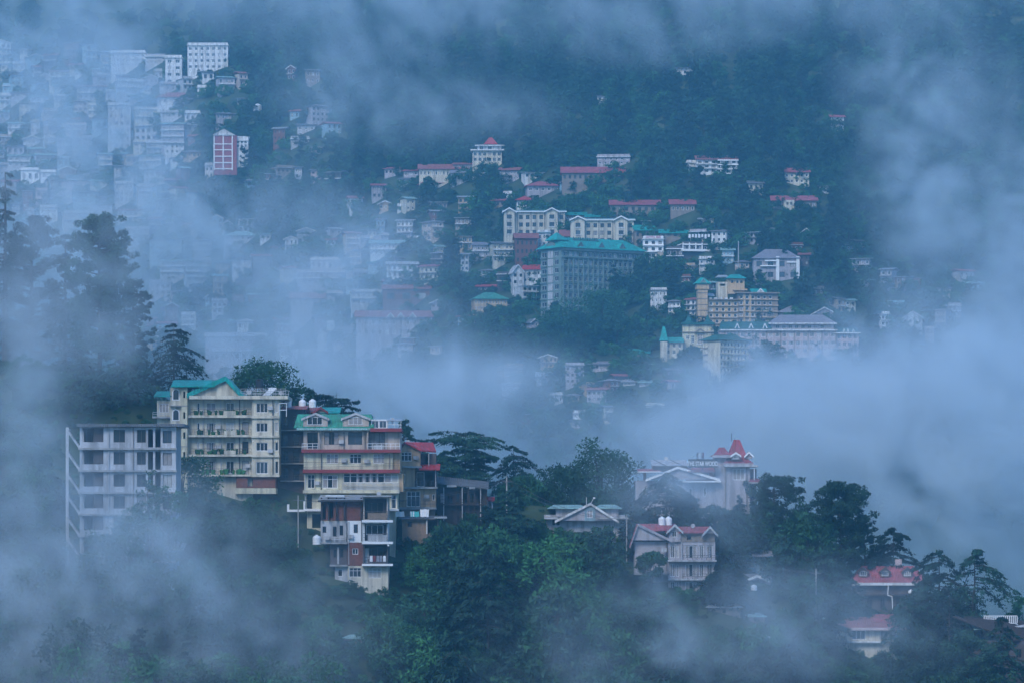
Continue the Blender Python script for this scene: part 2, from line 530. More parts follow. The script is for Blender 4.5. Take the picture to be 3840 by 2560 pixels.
        if trim:
            g3 = VF()
            for (p, q) in (((xl, zl), (xm, zr)), ((xm, zr), (xr, zr2))):
                g3.solid([(p[0], a - .08, p[1] - .2), (q[0], a - .08, q[1] - .2), (q[0], a - .004, q[1] - .2), (p[0], a - .004, p[1] - .2)],
                         [(p[0], a - .08, p[1] + th + .05), (q[0], a - .08, q[1] + th + .05), (q[0], a - .004, q[1] + th + .05), (p[0], a - .004, p[1] + th + .05)])
            if parent is None: link('bargeboard', g3.mesh('bargeboard', trim), o)
            else: s.part('bargeboard', g3.mesh('bargeboard', trim), parent)
        return o
    def hip(s, u0, u1, ve, vr, y0, y1, m, inset=None, over=0.5, th=0.15, name='roof', fascia=None, flare=0, ridge_w=0.0, parent=None):
        """hipped roof; inset: metres from the ends to the ridge's ends"""
        x0, x1 = s.X(u0) - over, s.X(u1) + over; a, b = y0 - over, y1 + over
        ze, zr = s.Z(ve), s.Z(vr)
        ins = inset if inset is not None else (b - a) / 2
        ins = min(ins, (x1 - x0) / 2 - 0.01)
        ym = (a + b) / 2; dy = max(.02, ridge_w / 2)
        g = VF()
        ring0 = [(x0, a, ze), (x1, a, ze), (x1, b, ze), (x0, b, ze)]
        ring1 = [(x0, a, ze + th), (x1, a, ze + th), (x1, b, ze + th), (x0, b, ze + th)]
        g.solid(ring0, ring1)
        top = [(x0 + ins, ym - dy, zr), (x1 - ins, ym - dy, zr), (x1 - ins, ym + dy, zr), (x0 + ins, ym + dy, zr)]
        if flare:
            k = flare; mid = []
            for p, q in zip(ring1, top):
                mid.append((p[0] + (q[0] - p[0]) * k, p[1] + (q[1] - p[1]) * k, p[2] + (q[2] - p[2]) * k * .45))
            g.solid(ring1, mid); g.solid(mid, top)
        else:
            g.solid(ring1, top)
        o = s.part(name, g.mesh(name, m), parent)
        if fascia:
            g3 = VF(); g3.box(x0, x1, a - .07, a - .004, ze - .25, ze + th + .03)
            link('fascia', g3.mesh('fascia', fascia), o) if parent is None else s.part('fascia', g3.mesh('fascia', fascia), parent)
        return o
    def shed(s, u0, u1, v_front, v_back, y0, y1, m, th=0.1, name='roof', parent=None):
        x0, x1 = s.X(u0), s.X(u1); zf, zb = s.Z(v_front), s.Z(v_back)
        g = VF(); g.solid([(x0, y0, zf), (x1, y0, zf), (x1, y1, zb), (x0, y1, zb)], [(x0, y0, zf + th), (x1, y0, zf + th), (x1, y1, zb + th), (x0, y1, zb + th)])
        return s.part(name, g.mesh(name, m), parent)
    def dormer(s, u0, u1, ve, vr, vb, y0, depth, wm, rm, wu=None, trim='frame_white', wfm='frame_white'):
        """gabled dormer: walls, roof, bargeboard and window"""
        x0, x1 = s.X(u0), s.X(u1)
        g = VF(); g.box(x0, x1, y0, y0 + depth, s.Z(vb), s.Z(ve))
        xm = (x0 + x1) / 2; z1, z2 = s.Z(ve), s.Z(vr)
        g.solid([(x0, y0, z1), (x1, y0, z1), (xm, y0, z2)], [(x0, y0 + depth, z1), (x1, y0 + depth, z1), (xm, y0 + depth, z2)])
        o = s.part('dormer', g.mesh('dormer', wm))
        s.gable_y(u0, u1, ve, vr, y0, y0 + depth, rm, over=0.25, th=.1, parent=o, trim=trim)
        if wu: s.win(wu[0], wu[1], wu[2], wu[3], y0 - .2, nx=3, parent=o, fm=wfm)
        return o

def tank(u, v_top, v_base, D, label, wpx=None, m='tank_white', group='water tanks', name='water_tank', steel=False):
    s_ = D / F; h = (v_base - v_top) * s_; r = (wpx * s_ / 2) if wpx else h * .42
    prof = [(0, 0), (r, 0), (r, h * .14), (r * .95, h * .16), (r * .95, h * .2), (r, h * .22), (r, h * .4), (r * .95, h * .42), (r * .95, h * .46), (r, h * .48), (r, h * .68), (r * .93, h * .76), (r * .6, h * .88), (r * .28, h * .92)]
    if steel: prof = [(0, 0), (r, 0), (r, h * .9), (r * .97, h * .92), (r * .2, h)]
    n = 20; v, f = [], []
    for (rr, z) in prof:
        v += [(rr * math.cos(2 * math.pi * i / n), rr * math.sin(2 * math.pi * i / n), z) for i in range(n)]
    for k in range(len(prof) - 1):
        f += [(k * n + i, k * n + (i + 1) % n, (k + 1) * n + (i + 1) % n, (k + 1) * n + i) for i in range(n)]
    f.append(tuple((len(prof) - 1) * n + i for i in range(n)))
    o = link(name, None, None, P(u, v_base, D)); tag(o, label, 'water tank', group)
    link('drum', mesh('drum', v, f, m), o)
    g = VF(); rr = r * .3
    ring = [(rr * math.cos(2 * math.pi * i / 10), rr * math.sin(2 * math.pi * i / 10)) for i in range(10)]
    g.solid([(x, y, h * .9) for x, y in ring], [(x, y, h) for x, y in ring])
    link('lid', g.mesh('lid', m), o)
    return o

def lettering(b, text, size, m, loc, sx):
    cu = bpy.data.curves.new('lettering', 'FONT')
    cu.body = text; cu.align_x = 'CENTER'; cu.align_y = 'CENTER'; cu.size = size; cu.extrude = .03; cu.offset = .02
    t = bpy.data.objects.new('lettering', cu); COL.objects.link(t)
    me = bpy.data.meshes.new_from_object(t.evaluated_get(bpy.context.evaluated_depsgraph_get()))
    bpy.data.objects.remove(t)
    me.materials.clear(); me.materials.append(MATS[m])
    link('lettering', me, b.root, loc, (R(90), 0, 0), (sx, 1, 1))
# ------------------------------------------------------------------ houses on the near ridge
def near_white():
    b = Bld('unfinished_building', 'bare white concrete building with dark empty openings and an open zigzag staircase', 480, 2170, 592)
    tops = [1600, 1683, 1766, 1848, 1930, 2010]
    cols = [(309, 388, 3, 56), (426, 469, 10, 57), (513, 547, 10, 58), (555, 574, 8, 76), (582, 602, 8, 76), (610, 644, 13, 60)]
    op = [(a, c, t + d, t + e) for t in tops for a, c, d, e in cols]
    b.body(299, 660, 1600, 2092, 0, 9, 'raw_plaster', front=op, left=[(1, 3.5, t + 10, t + 60) for t in tops], reveal=.25)
    g = VF()
    for t in tops[1:]: g.box(b.X(300), b.X(659), .3, 8.8, b.Z(t) - .08, b.Z(t) + .08)
    for u in (400, 490, 550, 606): g.box(b.X(u) - .1, b.X(u) + .1, .3, 8.8, b.Z(2090), b.Z(1601))
    b.part('inner_wall', g.mesh('inner_wall', 'concrete'))
    for t in tops:
        b.win(426, 469, t + 10, t + 57, 0.1, nx=2, fm='frame_dark')
        b.win(513, 547, t + 10, t + 58, 0.1, nx=2, fm='frame_dark')
        b.win(610, 644, t + 13, t + 60, 0.1, nx=2, fm='frame_dark')
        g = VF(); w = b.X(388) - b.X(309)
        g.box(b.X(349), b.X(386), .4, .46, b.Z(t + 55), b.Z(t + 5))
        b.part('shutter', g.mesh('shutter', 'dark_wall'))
    for t in tops[1:] + [2092]:
        b.box('slab', 294, 664, t - 5, t + 2, -.55, -.004, 'concrete')
    b.box('roof', 290, 690, 1588, 1599, -1.0, 9.3, 'slate')
    for u in (303, 388, 470, 560, 655):
        for y in (0.2, 4.5): b.box('column', u - 6, u + 6, 2093, 2260, y, y + .4, 'raw_plaster')
    for t in tops:
        g = VF(); x0, x1 = b.X(252), b.X(298); z0, z1 = b.Z(t + 10), b.Z(t + 76)
        g.solid([(x0, .3, z0 - .35), (x1, .3, z1 - .35), (x1, 1.6, z1 - .35), (x0, 1.6, z0 - .35)], [(x0, .3, z0), (x1, .3, z1), (x1, 1.6, z1), (x0, 1.6, z0)])
        for k in range(9):
            q = (k + .5) / 9; x = x0 + (x1 - x0) * q; z = z0 + (z1 - z0) * q
            g.box(x - .1, x + .1, .35, 1.55, z, z + .2)
        g.box(b.X(244), b.X(256), 1.8, 3.2, b.Z(t + 12), b.Z(t + 6))
        b.part('staircase', g.mesh('staircase', 'raw_plaster'))
    b.box('column', 244, 255, 1600, 2260, .9, 1.3, 'raw_plaster')
near_white()

def near_cream():
    b = Bld('cream_hotel', 'tall cream hotel with teal gabled roof, stair tower and long balconies', 870, 1850, 618)
    rows = [(1509, 1546), (1584, 1618), (1657, 1689), (1729, 1774)]
    c1 = [(739, 749), (775, 808), (848, 878)]
    op = [(a, c, r[0], r[1]) for r in rows for a, c in c1]
    op += [(908, 932, r[0] - 3, r[1] + 10) for r in rows[1:]]
    b.body(705, 946, 1488, 1850, 0, 10, 'cream', front=op, base=3)
    b.body(946, 1048, 1488, 1782, -1.1, 9, 'cream', front=[(963, 1006, r[0] + 2, r[1] + 1) for r in rows] + [(1034, 1045, r[0], r[1]) for r in rows])
    for r in rows:
        b.win(739, 749, *r, nx=1); b.win(775, 808, *r, nx=2, t=.06, curtain=True); b.win(848, 878, *r, nx=2, t=.06)
        b.win(963, 1006, r[0] + 2, r[1] + 1, -1.1, nx=3, ny=1, t=.09); b.win(1034, 1045, *r, y=-1.1, nx=1)
    for r in rows[1:]: b.win(908, 932, r[0] - 3, r[1] + 10, nx=1, fm='frame_dark', name='door')
    for v0, v1 in ((1556, 1566), (1630, 1638), (1703, 1711), (1778, 1785)):
        b.box('balcony_slab', 709, 945, v0, v1, -1.3, -.004, 'cream')
        b.box('balcony_slab', 945, 1050, v0 + 2, v1 + 2, -1.45, -1.104, 'cream')
        b.rail(716, 944, v0 - 22, v0, -1.2, 'metal_dark', r=.022, rails=2)
        g = VF()
        for k in range(9):
            x = b.X(740 + k * 22 + rnd.uniform(-6, 6)); q = rnd.uniform(.15, .35)
            g.solid([(x + q * math.cos(a), -1.0 + q * math.sin(a), b.Z(v0)) for a in np.linspace(0, 5.2, 6)], [(x + q * 1.6 * math.cos(a + .4), -1.0 + q * math.sin(a), b.Z(v0) + rnd.uniform(.4, .9)) for a in np.linspace(0, 5.2, 6)])
        b.part('planters', g.mesh('planters', 'bush_leaf'))['kind'] = 'stuff'
    for v0, v1 in ((1540, 1556), (1614, 1630), (1688, 1703)):
        b.box('parapet', 842, 886, v0, v1, -1.32, -1.22, 'cream')
    b.box('roof_slab', 713, 1082, 1484, 1497, -1.9, 10.3, 'cream')
    b.gable_y(716, 902, 1483, 1424, -1.2, 10, 'teal_roof', wm='cream', th=.5, over=.5, trim='teal_roof', apex=848)
    # stair tower
    b.body(640, 683, 1453, 1850, -.6, 8, 'cream', base=3)
    b.body(683, 705, 1453, 1850, -1.3, 7, 'yellow', base=3, front=[(690, 697, v, v + 24) for v in (1468, 1545, 1620, 1694)])
    for vt, vb in ((1461, 1497), (1537, 1573), (1612, 1648)):
        for nm, gr, m, y in (('window_surround', 4, 'frame_white', -.66), ('arched_window', 0, 'glass', -.70)):
            x0, x1 = b.X(651 - gr), b.X(671 + gr); xm = (x0 + x1) / 2; rr = (x1 - x0) / 2; zc = b.Z(vt) - rr + gr * b.s
            pts = [(x0, b.Z(vb + gr)), (x1, b.Z(vb + gr))] + [(xm + rr * math.cos(a), zc + rr * math.sin(a)) for a in np.linspace(0, math.pi, 9)]
            g = VF(); g.solid([(x, -.58, z) for x, z in pts], [(x, y, z) for x, z in pts])
            b.part(nm, g.mesh(nm, m))
    for v in (1520, 1598, 1672): b.box('string_course', 638, 707, v, v + 3, -1.36, -.3, 'concrete')
    b.gable_x(655, 800, 1452, 1426, -1.6, 7, 'teal_roof', th=.2, over=.4)
    # left wing
    b.body(588, 640, 1500, 1850, .4, 8, 'cream', base=3, front=[(596, 632, 1511, 1546), (596, 632, 1590, 1625)])
    b.win(596, 632, 1511, 1546, .4, nx=3); b.win(596, 632, 1590, 1625, .4, nx=3)
    b.box('balcony_slab', 572, 640, 1560, 1567, -.6, .396, 'concrete'); b.rail(574, 640, 1545, 1560, -.5)
    b.shed(578, 646, 1488, 1466, -.6, 5, 'teal_roof', th=.2)
    # roof terrace and basement
    b.rail(906, 1074, 1458, 1484, -1.7, 'metal_pale', r=.025, rails=3)
    b.rail(906, 1074, 1458, 1484, 6, 'metal_pale', r=.025, rails=2)
    b.body(887, 1034, 1785, 1828, -.9, 8, 'brick', name='basement', front=[(930, 950, 1792, 1822)])
    b.box('plinth', 884, 1036, 1829, 1850, -1.0, 8, 'yellow')
    b.rail(1049, 1076, 1512, 1562, -1.3, 'frame_white', n=1, r=.05)
    t = Bld('solar_water_heater', 'slanted white solar water heater on the cream hotel roof terrace', 1004, 1484, 617, cat='solar heater')
    g = VF()
    for k in range(9):
        x = t.X(986 + k * 3); g.bar((x, -.3, .1), (x + .9, .5, 1.05), .035)
    t.part('tubes', g.mesh('tubes', 'tank_white')); g = VF()
    g.bar((t.X(984) + .9, .55, 1.15), (t.X(1014) + .9, .55, 1.15), .16); t.part('header_tank', g.mesh('header_tank', 'tank_white'))
    g = VF(); [g.bar((x, .6, 0), (x, .6, 1.1), .03) for x in (t.X(990), t.X(1012) + .8)]; t.part('stand', g.mesh('stand', 'metal_dark'))
    k = Bld('black_water_tank', 'black plastic water tank on a stand above the cream hotel roof', 973, 1484, 620, cat='water tank')
    g = VF(); n = 14
    for (r0, z0, r1, z1) in ((.62, 1.3, .62, 2.4), (.62, 2.4, .35, 2.65)):
        g.solid([(r0 * math.cos(a), r0 * math.sin(a), z0) for a in np.linspace(0, 2 * math.pi, n, False)], [(r1 * math.cos(a), r1 * math.sin(a), z1) for a in np.linspace(0, 2 * math.pi, n, False)])
    k.part('drum', g.mesh('drum', 'black_plastic')); g = VF()
    for x in (-.5, .5):
        for y in (-.5, .5): g.bar((x, y, 0), (x, y, 1.25), .05)
    g.box(-.65, .65, -.65, .65, 1.22, 1.3); k.part('stand', g.mesh('stand', 'metal_dark'))
near_cream()

def near_dark_gap():
    b = Bld('dark_flats', 'dark brown block of flats squeezed between the cream and the yellow hotel', 1092, 1850, 622)
    op = [(1060, 1080, v, v + 38) for v in (1560, 1625, 1690, 1755)] + [(1098, 1124, v, v + 44) for v in (1560, 1625, 1690, 1755)]
    b.body(1040, 1142, 1532, 1850, .5, 9, 'dark_wall', front=op, base=3)
    for o in op: b.win(*o, y=.5, nx=1, fm='frame_dark')
    for v in (1610, 1672, 1735, 1800): b.box('slab', 1052, 1142, v, v + 4, -.7, .496, 'concrete'); b.rail(1054, 1140, v - 20, v, -.6, 'metal_dark')
    b.gable_x(1045, 1140, 1534, 1520, 0, 9, 'rust_roof')
    h = Bld('brown_roof_house', 'house with brown gabled dormers and a teal lean-to behind the green mansard', 1175, 1600, 627)
    h.body(1085, 1270, 1545, 1640, 0, 9, 'beige')
    h.gable_x(1085, 1190, 1548, 1526, -.4, 9, 'rust_roof')
    for u in (1112, 1180): h.dormer(u, u + 46, 1543, 1528, 1556, -.8, 3, 'dun', 'rust_roof', trim='maroon')
    h.gable_x(1190, 1264, 1549, 1526, -.4, 9, 'teal_roof')
near_dark_gap()

def near_yellow():
    b = Bld('yellow_hotel', 'pale yellow hotel with green mansard roof, red bands and a glazed gallery', 1310, 1978, 614)
    b.hip(1120, 1386, 1604, 1551, -.2, 9.5, 'green_roof', inset=.5, ridge_w=7.2, over=.7)
    b.box('eaves', 1114, 1392, 1604, 1612, -1.2, 9.5, 'pale_teal')
    b.dormer(1138, 1230, 1569, 1550, 1598, -.9, 3, 'beige', 'pale_grey', (1154, 1209, 1562, 1592), trim='pale_grey')
    b.dormer(1286, 1384, 1569, 1550, 1598, -.9, 3, 'beige', 'pale_grey', (1308, 1360, 1562, 1592), trim='pale_grey')
    b.body(1392, 1452, 1572, 1605, -.6, 5, 'frame_white', front=[(1394, 1420, 1576, 1604), (1423, 1450, 1576, 1604)], name='glass_room')
    b.win(1394, 1420, 1576, 1604, -.6, nx=2); b.win(1423, 1450, 1576, 1604, -.6, nx=2)
    b.rail(1455, 1504, 1578, 1605, -1.2, 'frame_white', r=.035, rails=2, ends=4)
    b.shed(1450, 1508, 1578, 1570, -1.3, 3, 'tin')
    b.box('terrace_fascia', 1389, 1507, 1605, 1618, -1.5, 8, 'maroon')
    # storey under the roof
    b.body(1138, 1500, 1612, 1688, 0, 10, 'beige', front=[(1152, 1193, 1620, 1680), (1216, 1269, 1618, 1666), (1305, 1358, 1618, 1666), (1381, 1443, 1618, 1680)], reveal=.3)
    b.win(1216, 1269, 1618, 1666, .1, nx=2, ny=2, fm='frame_dark', curtain=True); b.win(1305, 1358, 1618, 1666, .1, nx=2, ny=2, fm='frame_dark')
    b.win(1152, 1193, 1620, 1680, .9, nx=2, fm='frame_dark', name='door'); b.win(1381, 1443, 1618, 1680, .9, nx=3, fm='frame_dark', name='door')
    b.box('column', 1193, 1198, 1612, 1684, -.8, -.6, 'beige'); b.box('column', 1377, 1382, 1612, 1684, -.8, -.6, 'beige')
    b.rail(1134, 1193, 1662, 1684, -.95, 'frame_white', r=.03, rails=2); b.rail(1380, 1500, 1662, 1684, -.95, 'frame_white', r=.03, rails=2)
    b.box('parapet', 1402, 1440, 1668, 1684, -.86, -.8, 'pale_grey')
    b.box('red_band', 1132, 1503, 1684, 1696, -1.1, -.003, 'maroon')
    # storey with three windows
    b.body(1139, 1472, 1688, 1766, 0.05, 10, 'yellow', front=[(1225, 1269, 1700, 1737), (1312, 1354, 1700, 1737), (1400, 1440, 1700, 1737)])
    b.body(1472, 1500, 1688, 1766, .5, 10, 'tan')
    for a in (1225, 1312, 1400): b.win(a, a + 43, 1700, 1737, .05, nx=3, ny=2, t=.08, curtain=(a != 1312))
    g = VF()
    for v0, v1 in ((1732, 1735), (1750, 1744)): g.bar((b.X(1138), -.25, b.Z(v0)), (b.X(1500), -.25, b.Z(v1)), .025)
    b.part('cable', g.mesh('cable', 'metal_dark'))
    b.box('red_band', 1137, 1501, 1759, 1772, -1.2, .046, 'maroon')
    # gallery storey
    bays = [(1288 + k * 25.6, 1288 + (k + 1) * 25.6) for k in range(8)]
    b.body(1141, 1497, 1766, 1842, -.1, 10, 'yellow', front=[(1154, 1180, 1777, 1829), (1210, 1266, 1779, 1829), (1288, 1492.8, 1775, 1808)])
    b.win(1154, 1180, 1777, 1829, -.1, nx=2, ny=2, t=.08); b.win(1210, 1266, 1779, 1829, -.1, nx=3, ny=2, t=.09, curtain=True)
    for a, c in bays: b.win(a, c, 1775, 1808, -.1, nx=1, ny=2, t=.06, curtain=rnd.random() < .5)
    b.balusters(1285, 1497, 1810, 1834, -.75, 'pale_grey')
    b.box('slab', 1137, 1499, 1836, 1848, -1.1, -.104, 'yellow')
    b.body(1497, 1512, 1775, 1842, 0, 8, 'tan')
    # lower storeys
    b.body(1147, 1490, 1842, 1914, .1, 10, 'yellow', front=[(1150, 1170, 1852, 1908), (1468, 1486, 1853, 1905)], reveal=.3)
    b.win(1468, 1486, 1853, 1905, .1, nx=1, ny=2); b.win(1150, 1170, 1852, 1908, .4, nx=1, fm='frame_dark', name='door')
    b.box('sill', 1139, 1238, 1906, 1915, -1.0, .096, 'white_clean'); b.box('sill', 1446, 1496, 1906, 1914, -1.0, .096, 'white_clean')
    b.box('column', 1139, 1145, 1878, 1906, -1.0, -.8, 'white_clean')
    b.body(1151, 1482, 1914, 1990, .3, 10, 'yellow', front=[(1170, 1203, 1926, 1978)], base=4, reveal=.4)
    b.box('terrace_slab', 1078, 1139, 1909, 1917, -1.0, 3, 'white_clean'); b.box('column', 1078, 1086, 1889, 1909, -1.0, -.7, 'white_clean')
near_yellow()
for u, vt, vb, D, l in ((1080, 1495, 1527, 624, 'white water tank against the cream hotel, nearest of three in a row'),
                        (1134, 1495, 1527, 626, 'white water tank in the middle of the row of three'),
                        (1172, 1494, 1527, 626, 'white water tank at the end of the row, by the flat-topped cedar')):
    tank(u, vt, vb, D, l)

def near_tower():
    b = Bld('stacked_house', 'narrow stacked house of brick, white plaster and open balconies on the slope', 1330, 2190, 603)
    b.body(1203, 1360, 1868, 1950, .2, 8, 'brick', front=[(1230, 1250, 1885, 1940), (1210, 1222, 1890, 1945)], reveal=.2)
    for u in (1206, 1232, 1262, 1292, 1355): b.box('post', u - 3, u + 3, 1864, 1950, -.35, -.15, 'dark_wood')
    b.shed(1194, 1362, 1873, 1855, -1.0, 7, 'tin'); b.box('tarpaulin', 1222, 1292, 1855, 1860, -.9, 1.5, 'white_clean'); b.box('eaves', 1193, 1364, 1874, 1880, -1.0, -.8, 'dark_wood')
    def bay(v0, v1, m, wv, pm, pv):
        b.body(1362, 1455, v0, v1, 0, 8, m, front=[(1367, 1450, v0 + 6, v1 - 4)], reveal=1.3)
        b.box('inner_wall', 1363, 1454, v0 + 2, v1 - 2, 1.31, 1.4, 'dark_wall'); b.win(1372, 1436, *wv, y=1.0, nx=3, fm='frame_dark' if m != 'white' else 'frame_white')
        b.box('parapet', 1380, 1450, *pv, -.9, -.8, pm); b.rail(1362, 1454, pv[0] - 6, pv[1], -.86, 'metal_dark')
    bay(1861, 1949, 'beige', (1882, 1921), 'brick_tan', (1922, 1946))
    b.box('roof_slab', 1358, 1470, 1856, 1862, -1.2, 7, 'concrete')
    b.box('balcony_slab', 1358, 1474, 1948, 1957, -1.3, -.004, 'white_clean')
    b.body(1202, 1303, 1952, 2032, .3, 8, 'pale_grey', front=[(1209, 1223, 1972, 1996), (1248, 1262, 1972, 2010), (1273, 1287, 1968, 2006)], reveal=.25)
    for o in ((1209, 1223, 1972, 1996), (1248, 1262, 1972, 2010), (1273, 1287, 1968, 2006)): b.win(*o, y=.35, nx=1, fm='frame_dark')
    b.rail(1234, 1296, 2012, 2030, -.2, 'pale_grey', r=.05); b.box('slab', 1200, 1304, 2032, 2038, -.5, 8, 'concrete')
    b.body(1304, 1361, 1951, 2032, .05, 8, 'white_clean', front=[(1326, 1342, 1964, 1997)]); b.win(1326, 1342, 1964, 1997, .05, nx=1, fm='frame_dark')
    bay(1957, 2030, 'white', (1965, 2003), 'pale_grey', (2004, 2028))
    b.box('balcony_slab', 1358, 1474, 2029, 2038, -1.3, -.004, 'white_clean'); b.box('bracket', 1454, 1460, 2038, 2046, -1.2, -.2, 'white_clean')
    b.body(1304, 1361, 2033, 2120, .08, 8, 'brick', front=[(1321, 1343, 2054, 2077)]); b.win(1321, 1343, 2054, 2077, .08, nx=2, t=.09)
    b.body(1238, 1303, 2039, 2116, .6, 8, 'dark_wall', front=[(1249, 1263, 2058, 2090), (1273, 1289, 2054, 2090)]); b.box('column', 1264, 1271, 2050, 2114, .3, .55, 'pale_grey')
    b.win(1249, 1263, 2058, 2090, .6, nx=1, fm='frame_dark'); b.win(1273, 1289, 2054, 2090, .6, nx=1, fm='frame_dark')
    bay(2038, 2113, 'dark_wall', (2050, 2096), 'dark_wall', (2094, 2112))
    b.box('door', 1368, 1383, 2054, 2110, 1.0, 1.1, 'white')
    b.box('balcony_slab', 1358, 1474, 2112, 2120, -1.3, -.004, 'white_clean'); b.box('slab', 1236, 1304, 2116, 2122, -.2, 8, 'concrete')
    b.body(1304, 1456, 2120, 2195, .1, 8, 'cream', front=[(1309, 1355, 2128, 2162), (1382, 1430, 2128, 2166)], base=4); b.win(1309, 1355, 2128, 2162, .1, nx=3, ny=2); b.win(1382, 1430, 2128, 2166, .1, nx=3, ny=2)
    b.body(1255, 1303, 2122, 2195, .7, 8, 'pale_grey', front=[(1266, 1284, 2132, 2160)], base=4); b.win(1266, 1284, 2132, 2160, .7, nx=1)
    for k, (u, m) in enumerate(((1392, 'cloth_white'), (1404, 'cloth_red'), (1417, 'cloth_grey'), (1429, 'cloth_grey'), (1442, 'cloth_white'))):
        c = laundry(u, 2082, 2104, 602.0, m, f"{m.split('_')[1]} cloth hung over the lowest balcony of the stacked house", 10)
def laundry(u, v0, v1, D, m, label, wpx, group='washing hung out to dry'):
    s_ = D / F; w, h = wpx * s_, (v1 - v0) * s_
    vts, fcs = [], []; n = 6
    for j in range(n + 1):
        for i in range(n + 1):
            x = w * (i / n - .5) * (1 - .15 * j / n * math.sin(u)); vts.append((x, .06 * math.sin(i * 2.1 + u) * (j / n + .3), h * (1 - j / n) + .04 * math.sin(i * 1.7 + u)))
    for j in range(n):
        for i in range(n): a = j * (n + 1) + i; fcs.append((a, a + 1, a + n + 2, a + n + 1))
    me = mesh('laundry', vts, fcs, m); o = link('laundry', me, None, P(u, v1, D)); tag(o, label, 'laundry', group)
    md = o.modifiers.new('thickness', 'SOLIDIFY'); md.thickness = .02
    return o
near_tower()
tank(1188, 2003, 2040, 603, 'white water tank beside the middle floor of the narrow stacked house')

